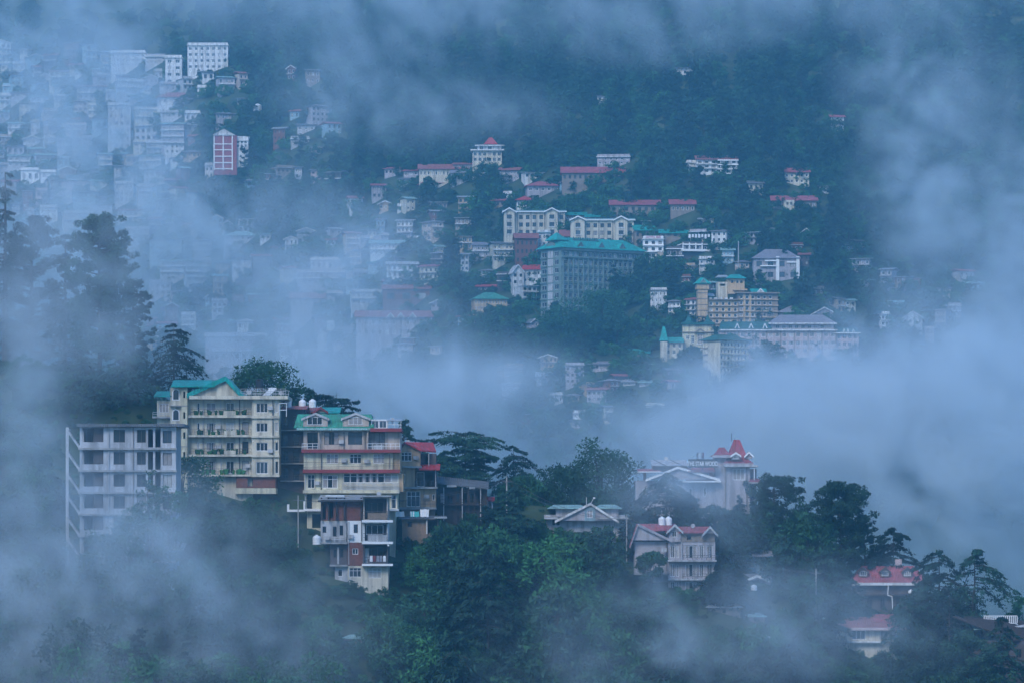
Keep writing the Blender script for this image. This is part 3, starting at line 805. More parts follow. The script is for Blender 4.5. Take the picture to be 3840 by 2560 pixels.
def near_tan():
    b = Bld('tan_house', 'tan plastered house with bright red tin roof and porch', 1560, 1925, 625)
    b.body(1500, 1576, 1690, 1750, 0, 8, 'tan', front=[(1503, 1544, 1694, 1728)]); b.win(1503, 1544, 1694, 1728, 0, nx=3, ny=2, t=.09)
    g = VF(); y = 0
    g.solid([(b.X(1500), 0, b.Z(1690)), (b.X(1576), 0, b.Z(1690)), (b.X(1519), 0, b.Z(1663))], [(b.X(1500), .2, b.Z(1690)), (b.X(1576), .2, b.Z(1690)), (b.X(1519), .2, b.Z(1663))]); b.part('gable_wall', g.mesh('gable_wall', 'tan'))
    g = VF()
    A, B2, C_, D_ = (b.X(1517), -.6, b.Z(1661)), (b.X(1582), -.6, b.Z(1692)), (b.X(1634), 3.5, b.Z(1694)), (b.X(1622), 6, b.Z(1660))
    g.solid([A, B2, C_, D_], [(p[0], p[1], p[2] + .22) for p in (A, B2, C_, D_)]); b.part('roof', g.mesh('roof', 'red_roof'))
    g = VF(); A2 = (b.X(1500) - .4, -.6, b.Z(1684)); g.solid([A2, A, D_, (b.X(1530), 6, b.Z(1680))], [(p[0], p[1], p[2] + .2) for p in (A2, A, D_, (b.X(1530), 6, b.Z(1680)))]); b.part('roof', g.mesh('roof', 'maroon'))
    b.box('slab', 1496, 1582, 1746, 1753, -.7, -.004, 'concrete')
    b.body(1500, 1556, 1752, 1826, .3, 8, 'tan', front=[(1502, 1519, 1774, 1808)]); b.win(1502, 1519, 1774, 1808, .3, nx=1, t=.1)
    b.body(1577, 1634, 1698, 1752, 2.5, 8, 'dark_wall', front=[(1590, 1610, 1708, 1740)]); b.box('post', 1606, 1609, 1698, 1745, .5, .65, 'metal_pale')
    b.body(1557, 1636, 1756, 1826, 1.2, 8, 'dark_wall', front=[(1562, 1630, 1766, 1822)]); b.win(1562, 1590, 1770, 1822, 1.3, nx=1, name='door'); b.rail(1556, 1638, 1802, 1824, -.6, 'metal_dark')
    b.box('post', 1632, 1635, 1762, 1824, -.6, -.45, 'metal_pale')
    b.shed(1572, 1650, 1762, 1740, -1.4, 3, 'red_roof', th=.14)
    b.box('slab', 1494, 1640, 1824, 1831, -1.1, 7, 'concrete')
    b.body(1500, 1634, 1831, 1902, .1, 8, 'tan', front=[(1525, 1576, 1841, 1898), (1621, 1631, 1852, 1874)]); b.win(1525, 1576, 1841, 1898, .1, nx=3, ny=2, t=.09); b.win(1621, 1631, 1852, 1874, .1, nx=1)
    b.rail(1522, 1632, 1876, 1900, -.6, 'metal_dark'); b.box('slab', 1496, 1636, 1900, 1908, -.8, 7, 'concrete')
    b.body(1505, 1630, 1908, 1940, .6, 8, 'brick_tan', base=4)
    h = Bld('brick_hut', 'low brick hut with a dark flat roof below the tan house', 1575, 2000, 618)
    h.body(1508, 1642, 1947, 2000, 0, 6, 'brick_tan', front=[(1528, 1545, 1954, 1975), (1604, 1640, 1950, 1998)], base=3); h.win(1528, 1545, 1954, 1975, nx=1, fm='frame_dark')
    h.shed(1496, 1672, 1945, 1934, -.9, 6, 'slate', th=.12); h.box('post', 1598, 1603, 1948, 2000, -.5, -.35, 'white')
    h.box('tin_sheet', 1628, 1676, 1936, 1942, -1.2, 1.5, 'tin')
    for u, w, m, l in ((1500, 30, 'cloth_white', 'white sheet drying at the house end of the brick hut roof'), (1556, 30, 'cloth_teal', 'teal cloth drying in the middle of the brick hut roof'), (1546, 16, 'cloth_white', 'small white cloth beside the teal one on the brick hut roof'), (1592, 34, 'cloth_white', 'crumpled white sheet drying at the far end of the brick hut roof')):
        laundry(u, 1908 + (8 if w < 31 else 0), 1936, 617, m, l, w)
    w = Bld('wooden_house', 'long dark wooden house with thin posts and a sagging roof', 1730, 1945, 630)
    op = [(1650 + k * 28, 1668 + k * 28, 1848, 1885) for k in range(6)]
    w.body(1638, 1826, 1828, 1950, 0, 7, 'dark_wood', front=op, base=3)
    for o in op[::2]: w.win(*o, nx=1, fm='frame_dark')
    for k in range(9): w.box('post', 1640 + k * 23, 1643 + k * 23, 1826, 1950, -.9, -.75, 'metal_pale' if k % 3 == 1 else 'dark_wood')
    g = VF(); a, c = (w.X(1630), w.Z(1812)), (w.X(1832), w.Z(1834))
    g.solid([(a[0], -1.2, a[1]), (c[0], -1.2, c[1]), (c[0], 7, c[1] + 1.2), (a[0], 7, a[1] + 1.2)], [(a[0], -1.2, a[1] + .15), (c[0], -1.2, c[1] + .15), (c[0], 7, c[1] + 1.35), (a[0], 7, a[1] + 1.35)]); w.part('roof', g.mesh('roof', 'slate'))
    w.box('balcony_slab', 1636, 1828, 1888, 1893, -1.0, -.004, 'dark_wood'); w.rail(1636, 1828, 1872, 1890, -.95, 'dark_wood')
    for u0, u1, v in ((1676, 1712, 1822), (1760, 1782, 1829)): w.box('tin_sheet', u0, u1, v - 4, v + 3, -1.4, .3, 'tin')
    r = Bld('red_shack', 'tiny pale shack with a bright red roof beside the wooden house', 1838, 1915, 632)
    r.body(1828, 1848, 1876, 1920, 0, 3, 'pale_grey', base=2, front=[(1834, 1842, 1884, 1898)]); r.gable_x(1826, 1850, 1878, 1864, -.2, 3, 'red_roof', over=.2)
near_tan()

def near_right():
    b = Bld('pale_teal_house', 'low house with pale teal tin roofs and a big central gable', 2200, 1990, 632)
    b.body(2050, 2345, 1928, 1995, 1, 9, 'pale_grey', base=3, front=[(2300, 2320, 1945, 1975), (2070, 2100, 1945, 1970)])
    b.win(2300, 2320, 1945, 1975, 1, nx=2); b.win(2070, 2100, 1945, 1970, 1, nx=2)
    b.body(2085, 2180, 1906, 1935, .6, 8, 'mauve_wall'); b.body(2245, 2320, 1906, 1935, .6, 8, 'mauve_wall')
    b.hip(2066, 2190, 1906, 1890, .2, 8, 'pale_teal', inset=1); b.hip(2240, 2320, 1906, 1889, .2, 8, 'pale_teal', inset=1)
    b.gable_y(2090, 2310, 1950, 1888, -.8, 8, 'pale_teal', wm='mauve_wall', trim='white', apex=2213)
    b.body(2192, 2232, 1900, 1952, -.95, 0, 'blue_wall', name='gable_panel', front=[(2200, 2222, 1912, 1940)]); b.win(2200, 2222, 1912, 1940, -.95, nx=2, ny=2)
    b.shed(2041, 2092, 1945, 1930, -.8, 4, 'pale_grey'); b.box('eaves', 2240, 2358, 1938, 1945, -1, 1, 'pale_grey')
    g = VF(); g.bar((b.X(2214), 0, b.Z(1890)), (b.X(2228), 0, b.Z(1862)), .035); g.box(b.X(2224), b.X(2232), -.1, .2, b.Z(1868), b.Z(1863)); g.bar((b.X(2199), 0, b.Z(1895)), (b.X(2199), 0, b.Z(1862)), .03)
    b.part('antenna', g.mesh('antenna', 'frame_white'))

    h = Bld('tower_hotel', 'grey hotel with a steep red spire roof and a rooftop name board', 2690, 1985, 642)
    h.body(2722, 2812, 1738, 1990, 0, 9, 'mauve_wall', front=[(2748, 2792, 1756, 1798)], base=3); h.win(2748, 2792, 1756, 1798, 0, nx=3, ny=1, t=.09)
    for v in (1820, 1890): h.box('panel', 2746, 2794, v, v + 48, -.06, -.004, 'mauve_wall')
    h.body(2683, 2722, 1709, 1990, .3, 9, 'mauve_wall', base=3)
    h.hip(2722, 2814, 1740, 1645, -.6, 8.6, 'spire_roof', inset=2.0, ridge_w=.5, over=.5, flare=.4, fascia='mauve_wall'); h.hip(2680, 2738, 1709, 1675, -.2, 5, 'spire_roof', inset=1.2, over=.4, flare=.4, fascia='mauve_wall')
    h.dormer(2744, 2772, 1706, 1697, 1722, -.9, 2.5, 'mauve_wall', 'pink_roof', (2750, 2766, 1707, 1719)); h.dormer(2797, 2822, 1706, 1694, 1718, .6, 2.5, 'mauve_wall', 'pink_roof')
    h.box('cornice', 2716, 2842, 1743, 1749, -1.2, 6, 'pale_grey'); h.body(2812, 2840, 1756, 1990, 2, 8, 'mauve_wall', base=3); h.box('post', 2826, 2829, 1749, 1798, -.9, -.75, 'frame_white'); h.shed(2808, 2850, 1806, 1794, -1.2, 2, 'pink_roof')
    h.box('cornice', 2806, 2852, 1807, 1811, -1.2, 2, 'pale_grey')
    g = VF(); g.bar((h.X(2747), 3, h.Z(1650)), (h.X(2747), 3, h.Z(1620)), .04); h.part('antenna', g.mesh('antenna', 'metal_dark'))
    op = [(2584, 2597, 1827, 1853), (2639, 2650, 1827, 1861), (2500, 2520, 1830, 1856)]
    h.body(2384, 2683, 1800, 1990, .8, 9, 'mauve_wall', front=op + [(2410, 2424, 1830, 1856)], base=3)
    for o in op + [(2410, 2424, 1830, 1856)]: h.win(*o, y=.8, nx=1, t=.12)
    h.gable_y(2430, 2690, 1796, 1752, -.2, 8, 'pink_roof', wm='mauve_wall', trim='white_clean', apex=2542)
    h.box('eaves', 2560, 2702, 1801, 1807, -1.0, .79, 'white_clean')
    h.shed(2578, 2680, 1769, 1751, -.9, 4, 'pink_roof'); h.body(2578, 2676, 1769, 1800, 1, 6, 'maroon', front=[(2634, 2660, 1772, 1790)]); h.win(2634, 2660, 1772, 1790, 1, nx=3)
    h.body(2450, 2580, 1740, 1765, 2, 8, 'dun'); h.shed(2445, 2582, 1746, 1722, 0, 8, 'pale_grey'); h.shed(2392, 2478, 1766, 1756, -1, 6, 'pink_roof'); h.box('eaves', 2392, 2480, 1766, 1770, -1, 6, 'white_clean'); h.box('post', 2414, 2424, 1770, 1800, 1, 2, 'dun')
    g = VF()
    for x in (2450, 2512): g.bar((h.X(x), -.3, h.Z(1722)), (h.X(x + 62), -.3, h.Z(1752)), .05)
    h.part('strut', g.mesh('strut', 'metal_dark'))
    # name board
    s_ = Bld('sign_board', 'dark rooftop board reading THE STAR WOOD in white capitals', 2635, 1751, 640.5, cat='sign')
    s_.box('board', 2581, 2690, 1720, 1751, 0, .12, 'sign_grey')
    g = VF()
    for u in (2590, 2635, 2680): g.bar((s_.X(u), .2, s_.Z(1720)), (s_.X(u), .2, s_.Z(1760)), .05)
    s_.part('frame', g.mesh('frame', 'metal_dark'))
    lettering(s_, 'THE STAR WOOD', 1.02, 'sign_letter', (s_.X(2635), -.05, s_.Z(1738)), .58)
near_right()
tank(2626, 1693, 1722, 644, 'steel water tank standing behind the dark name board', 28, 'steel', steel=True, group=None)

def near_right_low():
    b = Bld('curtained_house', 'grey house with pink-red gable roofs and tall curtained bay windows', 2520, 2235, 622)
    b.body(2380, 2508, 2030, 2150, .8, 9, 'mauve_wall', front=[(2400, 2424, 2085, 2110)]); b.win(2400, 2424, 2085, 2110, .8, nx=2)
    b.body(2420, 2508, 2150, 2235, 1.4, 9, 'pale_grey', base=4); b.box('slab', 2378, 2510, 2148, 2154, 0, 8, 'concrete')
    b.gable_y(2372, 2512, 2024, 1966, -.2, 9, 'pink_roof', wm='mauve_wall', trim='mauve_wall', apex=2392)
    g = VF(); q = [(b.X(2385), -.6, b.Z(1966)), (b.X(2440), -.6, b.Z(1992)), (b.X(2545), 1.5, b.Z(1985)), (b.X(2536), 4, b.Z(1965))]; g.solid(q, [(x, y, z + .15) for x, y, z in q]); b.part('roof', g.mesh('roof', 'pink_roof'))
    b.gable_y(2508, 2552, 1988, 1968, -.5, 6, 'pink_roof', wm='mauve_wall', trim='pale_grey'); b.body(2508, 2552, 1988, 2030, -.4, 6, 'mauve_wall', front=[(2520, 2536, 1990, 2012)]); b.win(2520, 2536, 1990, 2012, -.4, nx=2)
    rows = [(2040, 2098), (2110, 2168), (2178, 2232)]
    cols = [(2512, 2532), (2536, 2546), (2570, 2612), (2622, 2640), (2650, 2674)]
    b.body(2506, 2682, 2030, 2240, 0, 9, 'mauve_wall', front=[(a, c, r[0] + 3, r[1] - 8) for r in rows for a, c in cols], base=3)
    for r in rows:
        for a, c in cols: b.win(a, c, r[0] + 3, r[1] - 8, 0, nx=3 if c - a > 30 else 2, t=.07, curtain=True)
        b.box('balcony_slab', 2504, 2686, r[1], r[1] + 6, -1.2, -.004, 'pale_grey'); b.rail(2560, 2684, r[1] - 18, r[1], -1.1, 'metal_dark')
    b.body(2552, 2680, 1998, 2030, -.1, 8, 'dun', front=[(2576, 2592, 2004, 2022)]); b.gable_x(2552, 2650, 1998, 1976, -.4, 7, 'pink_roof', over=.3)
    b.gable_y(2640, 2682, 1998, 1975, -.8, 6, 'pink_roof', wm='mauve_wall', trim='pale_grey')
    b.rail(2390, 2420, 2062, 2082, -.2, 'metal_pale'); b.box('slab', 2386, 2426, 2082, 2086, -.3, .79, 'pale_grey')
    g_ = Bld('misty_villa', 'pale villa with two low white-edged gables beside the curtained house', 2800, 2195, 628)
    g_.body(2690, 2895, 2150, 2200, 1, 8, 'mauve_wall', base=3, front=[(2730, 2750, 2162, 2185), (2830, 2850, 2165, 2188)]); g_.body(2700, 2880, 2080, 2150, 3, 9, 'blue_wall', front=[(2795, 2840, 2100, 2128)])
    g_.win(2730, 2750, 2162, 2185, 1); g_.win(2830, 2850, 2165, 2188, 1); g_.win(2795, 2840, 2100, 2128, 3, nx=3)
    g_.gable_y(2695, 2755, 2172, 2160, -.4, 7, 'slate', wm='mauve_wall', trim='white'); g_.gable_y(2800, 2876, 2174, 2158, -.4, 7, 'slate', wm='mauve_wall', trim='white'); g_.gable_x(2690, 2890, 2086, 2066, 2, 9, 'purple_slate')
    h = Bld('dormer_house', 'dark house under a long pink roof with three small dormers', 3330, 2300, 633)
    h.body(3205, 3470, 2188, 2305, .2, 9, 'dark_wall', base=4, front=[(3225, 3250, 2205, 2232), (3300, 3320, 2240, 2285), (3360, 3380, 2240, 2285), (3250, 3272, 2245, 2280)])
    for o in ((3225, 3250, 2205, 2232), (3300, 3320, 2240, 2285), (3360, 3380, 2240, 2285), (3250, 3272, 2245, 2280)): h.win(*o, y=.2, nx=2, fm='frame_dark')
    h.hip(3200, 3476, 2187, 2121, -.2, 8.5, 'pink_roof', inset=2.2, fascia='white')
    for u in (3222, 3304, 3388): h.dormer(u, u + 32, 2140, 2127, 2160, .6, 2.5, 'dun', 'rust_roof', (u + 4, u + 28, 2140, 2158), trim='dark_wall')
    h.box('chimney', 3367, 3391, 2096, 2126, 4, 5, 'pink_wall'); h.box('balcony_slab', 3203, 3472, 2226, 2231, -.8, .196, 'dark_wood')
    g = VF(); pts = [(3329, 2190), (3327, 2230), (3343, 2234), (3346, 2300)]
    for p, q in zip(pts, pts[1:]): g.bar((h.X(p[0]), -.9, h.Z(p[1])), (h.X(q[0]), -.9, h.Z(q[1])), .06)
    h.part('downpipe', g.mesh('downpipe', 'white_clean'))
    p = Bld('pink_roof_cottage', 'cream cottage with a faded pink hipped roof, half hidden by shrubs', 3250, 2478, 620)
    p.body(3140, 3370, 2352, 2480, 0, 8, 'cream', base=4, front=[(3195, 3245, 2362, 2396), (3300, 3330, 2365, 2396), (3180, 3200, 2430, 2465)]); p.win(3195, 3245, 2362, 2396, nx=3); p.win(3300, 3330, 2365, 2396, nx=2); p.win(3180, 3200, 2430, 2465, nx=1)
    p.hip(3130, 3384, 2355, 2312, -.6, 8, 'rust_roof', inset=3, fascia='pink_wall'); p.shed(3280, 3366, 2334, 2306, 1, 5, 'pink_roof'); p.box('slab', 3150, 3300, 2402, 2408, -1, -.004, 'white')
    p.shed(3088, 3142, 2334, 2306, 0, 3, 'pale_teal')
    q = Bld('dark_roof_house', 'big dark-roofed house with a white railed terrace at the slope\'s right end', 3730, 2420, 616)
    q.body(3640, 3900, 2400, 2520, 0, 9, 'dark_wall', base=4, front=[(3690, 3712, 2430, 2465), (3760, 3785, 2430, 2465), (3810, 3832, 2430, 2465)])
    for o in ((3690, 3712, 2430, 2465), (3760, 3785, 2430, 2465), (3810, 3832, 2430, 2465)): q.win(*o, nx=2, fm='frame_dark')
    g = VF(); z = [(q.X(3570), -.6, q.Z(2312)), (q.X(3800), -.9, q.Z(2402)), (q.X(3930), 3, q.Z(2405)), (q.X(3930), 7, q.Z(2340)), (q.X(3690), 7, q.Z(2318))]; g.solid(z, [(a, c, d + .2) for a, c, d in z]); q.part('roof', g.mesh('roof', 'dark_wood'))
    q.shed(3650, 3704, 2360, 2340, -.2, 3, 'pale_teal'); q.body(3700, 3830, 2340, 2400, 4, 9, 'white'); q.balusters(3700, 3826, 2308, 2338, 3.8, 'white_clean', step=.3); q.gable_x(3690, 3850, 2352, 2342, 3.5, 8, 'pale_grey', over=.2)
    for u0, u1, v0, v1, m, rm, l in ((2654, 2778, 2261, 2300, 'dun', 'tin', 'weathered grey tin-roofed shed on the misty slope'), (2796, 2868, 2296, 2330, 'dun', 'pale_teal', 'small teal-roofed shed downhill of the grey one'),
                                  (2836, 2900, 2380, 2440, 'pale_grey', 'tin', 'little pale hut low on the misty slope'), (1290, 1356, 2378, 2420, 'dun', 'pale_teal', 'pale teal shed roof showing among the trees below the stacked house')):
        k = Bld('shed', l, (u0 + u1) / 2, v1, gnear((u0 + u1) / 2, v1), cat='shed'); k.body(u0, u1, v0 + 14, v1, 0, 5, m, base=3, front=[((u0 + u1) / 2 - 6, (u0 + u1) / 2 + 6, v1 - 18, v1 - 2)]); k.hip(u0, u1, v0 + 16, v0, -.3, 5, rm, inset=1, over=.3)
    for u0, u1, v0, v1, l in ((480, 690, 2036, 2112, 'ghostly pale teal shed below the bare concrete building, deep in mist'),):
        k = Bld('shed', l, 585, v1, 588, cat='shed'); k.body(u0 + 20, u1 - 20, v0 + 20, v1, 0, 5, 'blue_wall', base=4, front=[(535, 560, 2070, 2095), (600, 625, 2070, 2095)]); k.shed(u0, u1, v0 + 26, v0, -1, 5, 'pale_grey'); k.win(535, 560, 2070, 2095, far=True); k.win(600, 625, 2070, 2095, far=True); k.box('slab', u0 + 40, u1 - 30, 2102, 2108, -1, -.004, 'white')
near_right_low()
tank(2482, 1934, 1968, 624, 'left one of two white water tanks on the curtained house', 26); tank(2507, 1934, 1968, 624.6, 'right one of two white water tanks on the curtained house', 26)
tank(3416, 2208, 2236, 632, 'white water tank beside the dark house with three dormers', 22)
tank(2827, 2190, 2212, 622, 'white water tank below the misty villa gables', 24)

def clutter():
    """drainpipes, air conditioners, dishes on the near houses: parts of the house they hang on"""
    def dish(o, x, y, z, r=.35):
        g = VF(); n = 10
        ring = [(x + r * math.cos(a), y - .12, z + r * math.sin(a)) for a in np.linspace(0, 2 * math.pi, n, False)]
        g.solid(ring, [(x + .2 * r * math.cos(a), y + .08, z + .2 * r * math.sin(a)) for a in np.linspace(0, 2 * math.pi, n, False)])
        g.bar((x, y, z), (x, y + .2, z - .6), .03); link('satellite_dish', g.mesh('satellite_dish', 'pale_grey'), o)
    for nm, u0, v0, D, pipes, acs, dishes in (
        ('cream_hotel', 870, 1850, 618, [(762, 1498, 1778, -.1), (828, 1498, 1840, -.1), (898, 1498, 1778, -.1), (1025, 1500, 1780, -1.2)], [(820, 1600), (820, 1675), (1016, 1530), (930, 1745), (1016, 1690)], [(1050, 1470, 3), (930, 1468, 2)]),
        ('yellow_hotel', 1310, 1978, 614, [(1205, 1700, 1836, -.12), (1290, 1618, 1684, -.08), (1368, 1618, 1684, -.08), (1460, 1700, 1756, -.05), (1145, 1775, 1905, -.2)], [(1280, 1655), (1290, 1725), (1375, 1728), (1190, 1810)], [(1470, 1572, 2)]),
        ('stacked_house', 1330, 2190, 603, [(1308, 1955, 2115, 0), (1300, 1960, 2030, .2), (1356, 1880, 2028, 0)], [(1315, 2010), (1226, 2015)], [(1420, 1850, 1)]),
        ('tan_house', 1560, 1925, 625, [(1494, 1690, 1900, -.1), (1590, 1831, 1900, 0)], [(1560, 1715), (1600, 1860)], [(1530, 1655, 1)]),
        ('unfinished_building', 480, 2170, 592, [(408, 1602, 1925, -.1), (500, 1602, 1925, -.1)], [], []),
        ('curtained_house', 2520, 2235, 622, [(2500, 2030, 2140, .6), (2556, 2030, 2230, -.15)], [(2490, 2060)], [(2600, 1970, 2)]),
        ('tower_hotel', 2690, 1985, 642, [(2720, 1750, 1980, -.1), (2800, 1750, 1900, -.1)], [(2560, 1835)], [(2500, 1718, 2)])):
        o = bpy.data.objects[nm]; s_ = D / F
        for (u, a, b, y) in pipes:
            g = VF(); x = (u - u0) * s_; g.box(x - .06, x + .06, y - .14, y - .02, (v0 - b) * s_, (v0 - a) * s_); link('drainpipe', g.mesh('drainpipe', rnd.choice(['metal_dark', 'pale_grey', 'dun'])), o)
        for (u, v) in acs:
            g = VF(); x, z = (u - u0) * s_, (v0 - v) * s_; y = -1.45 if nm == 'cream_hotel' and u > 946 else -.35
            g.box(x - .4, x + .4, y - .15, y + .3, z - .28, z + .28); link('air_conditioner', g.mesh('air_conditioner', 'pale_grey'), o)
        for (u, v, y) in dishes: dish(o, (u - u0) * s_, y, (v0 - v) * s_)
    # poles and cables over the slope
    poles = []
    for u, vb, l in ((1118, 2060, 'thin power pole on the slope left of the stacked house'), (1900, 1985, 'thin power pole among the shrubs right of the brick hut'), (2350, 2130, 'thin power pole beside the curtained house'), (3060, 2330, 'thin power pole on the right slope below the pines')):
        D = gnear(u, vb); p = P(u, vb, D); p.z = float(H(p.x, p.y)); o = link('power_pole', None, None, p); tag(o, l, 'power pole', 'power poles on the near slope')
        g = VF(); g.box(-.09, .09, -.09, .09, -.5, 8.2); link('post', g.mesh('post', 'concrete'), o); g = VF(); g.box(-.8, .8, -.06, .06, 7.4, 7.55); link('crossarm', g.mesh('crossarm', 'metal_dark'), o); poles.append(p + Vector((0, 0, 7.5)))
    for (a, b), l in zip(((0, 1), (1, 2), (2, 3)), ('power cables sagging below the yellow hotel and the tan house', 'power cables sagging in front of the pale teal house', 'power cables sagging across the right slope')):
        g = VF()
        for dx in (-.7, .7):
            A, B_ = poles[a], poles[b]; pts = [A.lerp(B_, t) + Vector((dx, 0, -1.6 * 4 * t * (1 - t))) for t in np.linspace(0, 1, 17)]
            for q, r_ in zip(pts, pts[1:]): g.bar(q, r_, .022)
        tag(link('power_cable', g.mesh('power_cable', 'metal_dark')), l, 'cable', 'power cables over the near slope')
clutter()
# ------------------------------------------------------------------ the town on the far hillside
def house(name, label, u0, u1, v0, v1, wall, roof=('flat', 'concrete', 0), floors=2, cols=4, rot=0, depth=9, D=None, group=None, ww=.5, wh=.5, fm='frame_white', base=9, slab=None, t=.14, cat='house', far=True):
    uc = (u0 + u1) / 2
    D = D or .5 * (gfar_front(u0, u1, v1) + gfar(uc, v1))
    zr = (VH - v1) * D / F
    base = max(1.0, zr - min(float(H((u - 1920) * D / F, D + dy)) for u in np.linspace(u0, u1, 5) for dy in (-1.5, 1.5))) + .4
    b = Bld(name, label, uc, v1, D, rot, cat, group)
    fh, cw = (v1 - v0) / floors, (u1 - u0) / cols
    op = []
    for r in range(floors):
        for c in range(cols):
            a = u0 + cw * (c + .5 - ww / 2); v = v0 + fh * (r + .5 - wh / 2)
            op.append((a, a + cw * ww, v, v + fh * wh))
    b.body(u0, u1, v0, v1, 0, depth, wall, front=op, base=base, reveal=.3)
    for o in op: b.win(*o, y=.1, nx=2 if (o[1] - o[0]) * b.s > 1.2 else 1, t=t, fm=fm, far=far)
    if slab:
        for r in range(1, floors): b.box('slab', u0 - 2, u1 + 2, v0 + fh * r - 2.5, v0 + fh * r + .5, -1.0, -.004, slab)
    k, rm, h = roof
    if k == 'x': b.gable_x(u0, u1, v0, v0 - h, -.2, depth, rm, over=.7)
    elif k == 'y': b.gable_y(u0, u1, v0, v0 - h, -.2, depth, rm, wm=wall, over=.7, trim='white')
    elif k == 'hip': b.hip(u0, u1, v0, v0 - h, -.2, depth, rm, over=.8)
    elif k == 'shed': b.shed(u0 - 5, u1 + 5, v0, v0 - h, -.9, depth, rm, th=.2)
    else:
        b.box('roof_slab', u0 - 3, u1 + 3, v0 - 3, v0, -.7, depth + .2, rm)
        b.box('parapet', u0, u1, v0 - 11, v0 - 3, -.3, -.1, wall)
    return b

def twin(u0, u1, ga, gb, ve, vb, label, D):
    """three-storey cream block with two gabled projections"""
    b = Bld('cream_block', label, (u0 + u1) / 2, vb, D)
    cols = [c for c in np.linspace(u0 + 14, u1 - 14, 9)]
    rows = [(ve + 12 + k * 28, ve + 28 + k * 28) for k in range(3)]
    op = []
    for c in cols:
        if any(g[0] - 8 < c < g[1] + 8 for g in (ga, gb)): continue
        for r in rows: op.append((c - 7, c + 7, r[0], r[1]))
    b.body(u0, u1, ve, vb, 0, 11, 'cream', front=op, base=6, reveal=.3)
    for o in op: b.win(*o, y=.1, nx=2, t=.12, far=True, fm='frame_dark')
    for g in (ga, gb):
        m = (g[0] + g[1]) / 2
        o2 = [(m - 9, m + 9, r[0], r[1]) for r in rows] 
        b.body(g[0], g[1], ve, vb, -2.2, 0, 'cream', front=o2, base=6, reveal=.3, name='bay')
        for o in o2: b.win(*o, y=-2.1, nx=3, t=.12, far=True, fm='frame_dark'); b.box('sill', o[0] - 2, o[1] + 2, o[3], o[3] + 2.5, -2.6, -2.204, 'white')
        b.gable_y(g[0], g[1], ve, ve - 12, -2.3, 6, 'pale_teal', wm='cream', trim='white_clean', over=.8, th=.25)
    b.gable_x(u0, u1, ve, ve - 9, -.3, 11, 'pale_teal', over=.6, fascia='white_clean')
    for c in cols[1::2]: b.box('downpipe', c + 12, c + 14, ve, vb, -.16, -.04, 'metal_dark')
    return b
twin(1889, 2119, (1890, 1930), (2046, 2092), 795, 868, 'long cream block with two white-edged gables, uppermost of the pair', gfar_front(1889, 2119, 868))
twin(2140, 2377, (2142, 2192), (2305, 2352), 826, 902, 'long cream block with two white-edged gables, lower one of the pair', gfar_front(2140, 2377, 902))

def green_tower():
    D = gfar_front(2060, 2300, 1195)
    b = Bld('green_office_block', 'huge grey-green eight-storey block with teal roof and gridded facade', 2105, 1195, D, 35)
    W = 310; st = 31
    op = []
    for r in range(8):
        for c in range(16):
            a = 2105 + 8 + c * 19; op.append((a + 2, a + 15, 936 + r * st + 6, 936 + r * st + 23))
    lw = [(1.8, 4.4, 936 + r * st + 5, 936 + r * st + 24) for r in range(8)] + [(9.6, 12.8, 936 + r * st + 7, 936 + r * st + 24) for r in range(8)]
    b.body(2105, 2415, 929, 1195, 0, 13.4, 'grey_green', front=op, left=lw, base=12, reveal=.4)
    for o in op: b.win(*o, y=.15, nx=2, t=.12, far=True, fm='frame_white')
    for y0, y1, a, c in lw: b.swin('l', y0, y1, a, c, 2105, nx=2)
    for c in range(17): b.box('pilaster', 2105 + 4 + c * 19, 2105 + 7.5 + c * 19, 962, 1195, -.7, -.004, 'grey_green')
    for r in range(1, 8): b.box('spandrel', 2105, 2415, 936 + r * st - 5, 936 + r * st + 1, -.45, -.006, 'grey_green'); 
    for r in range(8):
        g = VF(); x = b.X(2105); g.box(x - .5, x - .004, 9.2, 13.2, b.Z(936 + r * st + 30), b.Z(936 + r * st + 24)); b.part('balcony', g.mesh('balcony', 'grey_green'))
        g = VF(); g.box(x - .12, x - .004, 5.2, 8.6, b.Z(936 + r * st + 28), b.Z(936 + r * st + 2)); b.part('panel', g.mesh('panel', 'pale_grey'))
    b.box('gallery_band', 2103, 2417, 929, 938, -1.1, -.005, 'grey_green'); b.box('gallery_sill', 2103, 2417, 959, 965, -1.0, -.007, 'grey_green')
    b.hip(2105, 2415, 929, 884, -.2, 13.4, 'teal_roof', inset=5.5, over=1.4)
    g = VF(); x = b.X(2105)
    g.solid([(x - .3, 1, b.Z(929)), (x - .3, 12.4, b.Z(929)), (x - .3, 6.7, b.Z(904))], [(x + 3, 1, b.Z(929)), (x + 3, 12.4, b.Z(929)), (x + 3, 6.7, b.Z(904))]); b.part('gable_wall', g.mesh('gable_wall', 'grey_green'))
    b.hip(2108, 2145, 898, 866, 3.5, 10, 'teal_roof', inset=3, over=.6, name='cupola')
    for u in (2165, 2245, 2325): b.dormer(u, u + 18, 917, 903, 929, -.6, 4, 'grey_green', 'teal_roof', trim='grey_green')
    g = VF()
    for k in range(11):
        xx = b.X(2180 + k * 9); g.solid([(xx - .4, 4.2, b.Z(896)), (xx + .4, 4.2, b.Z(896)), (xx + .4, 5.4, b.Z(896)), (xx - .4, 5.4, b.Z(896))], [(xx - .05, 4.7, b.Z(882)), (xx + .05, 4.7, b.Z(882)), (xx + .05, 4.9, b.Z(882)), (xx - .05, 4.9, b.Z(882))])
    b.part('roof_vents', g.mesh('roof_vents', 'dark_green_roof'))
green_tower()

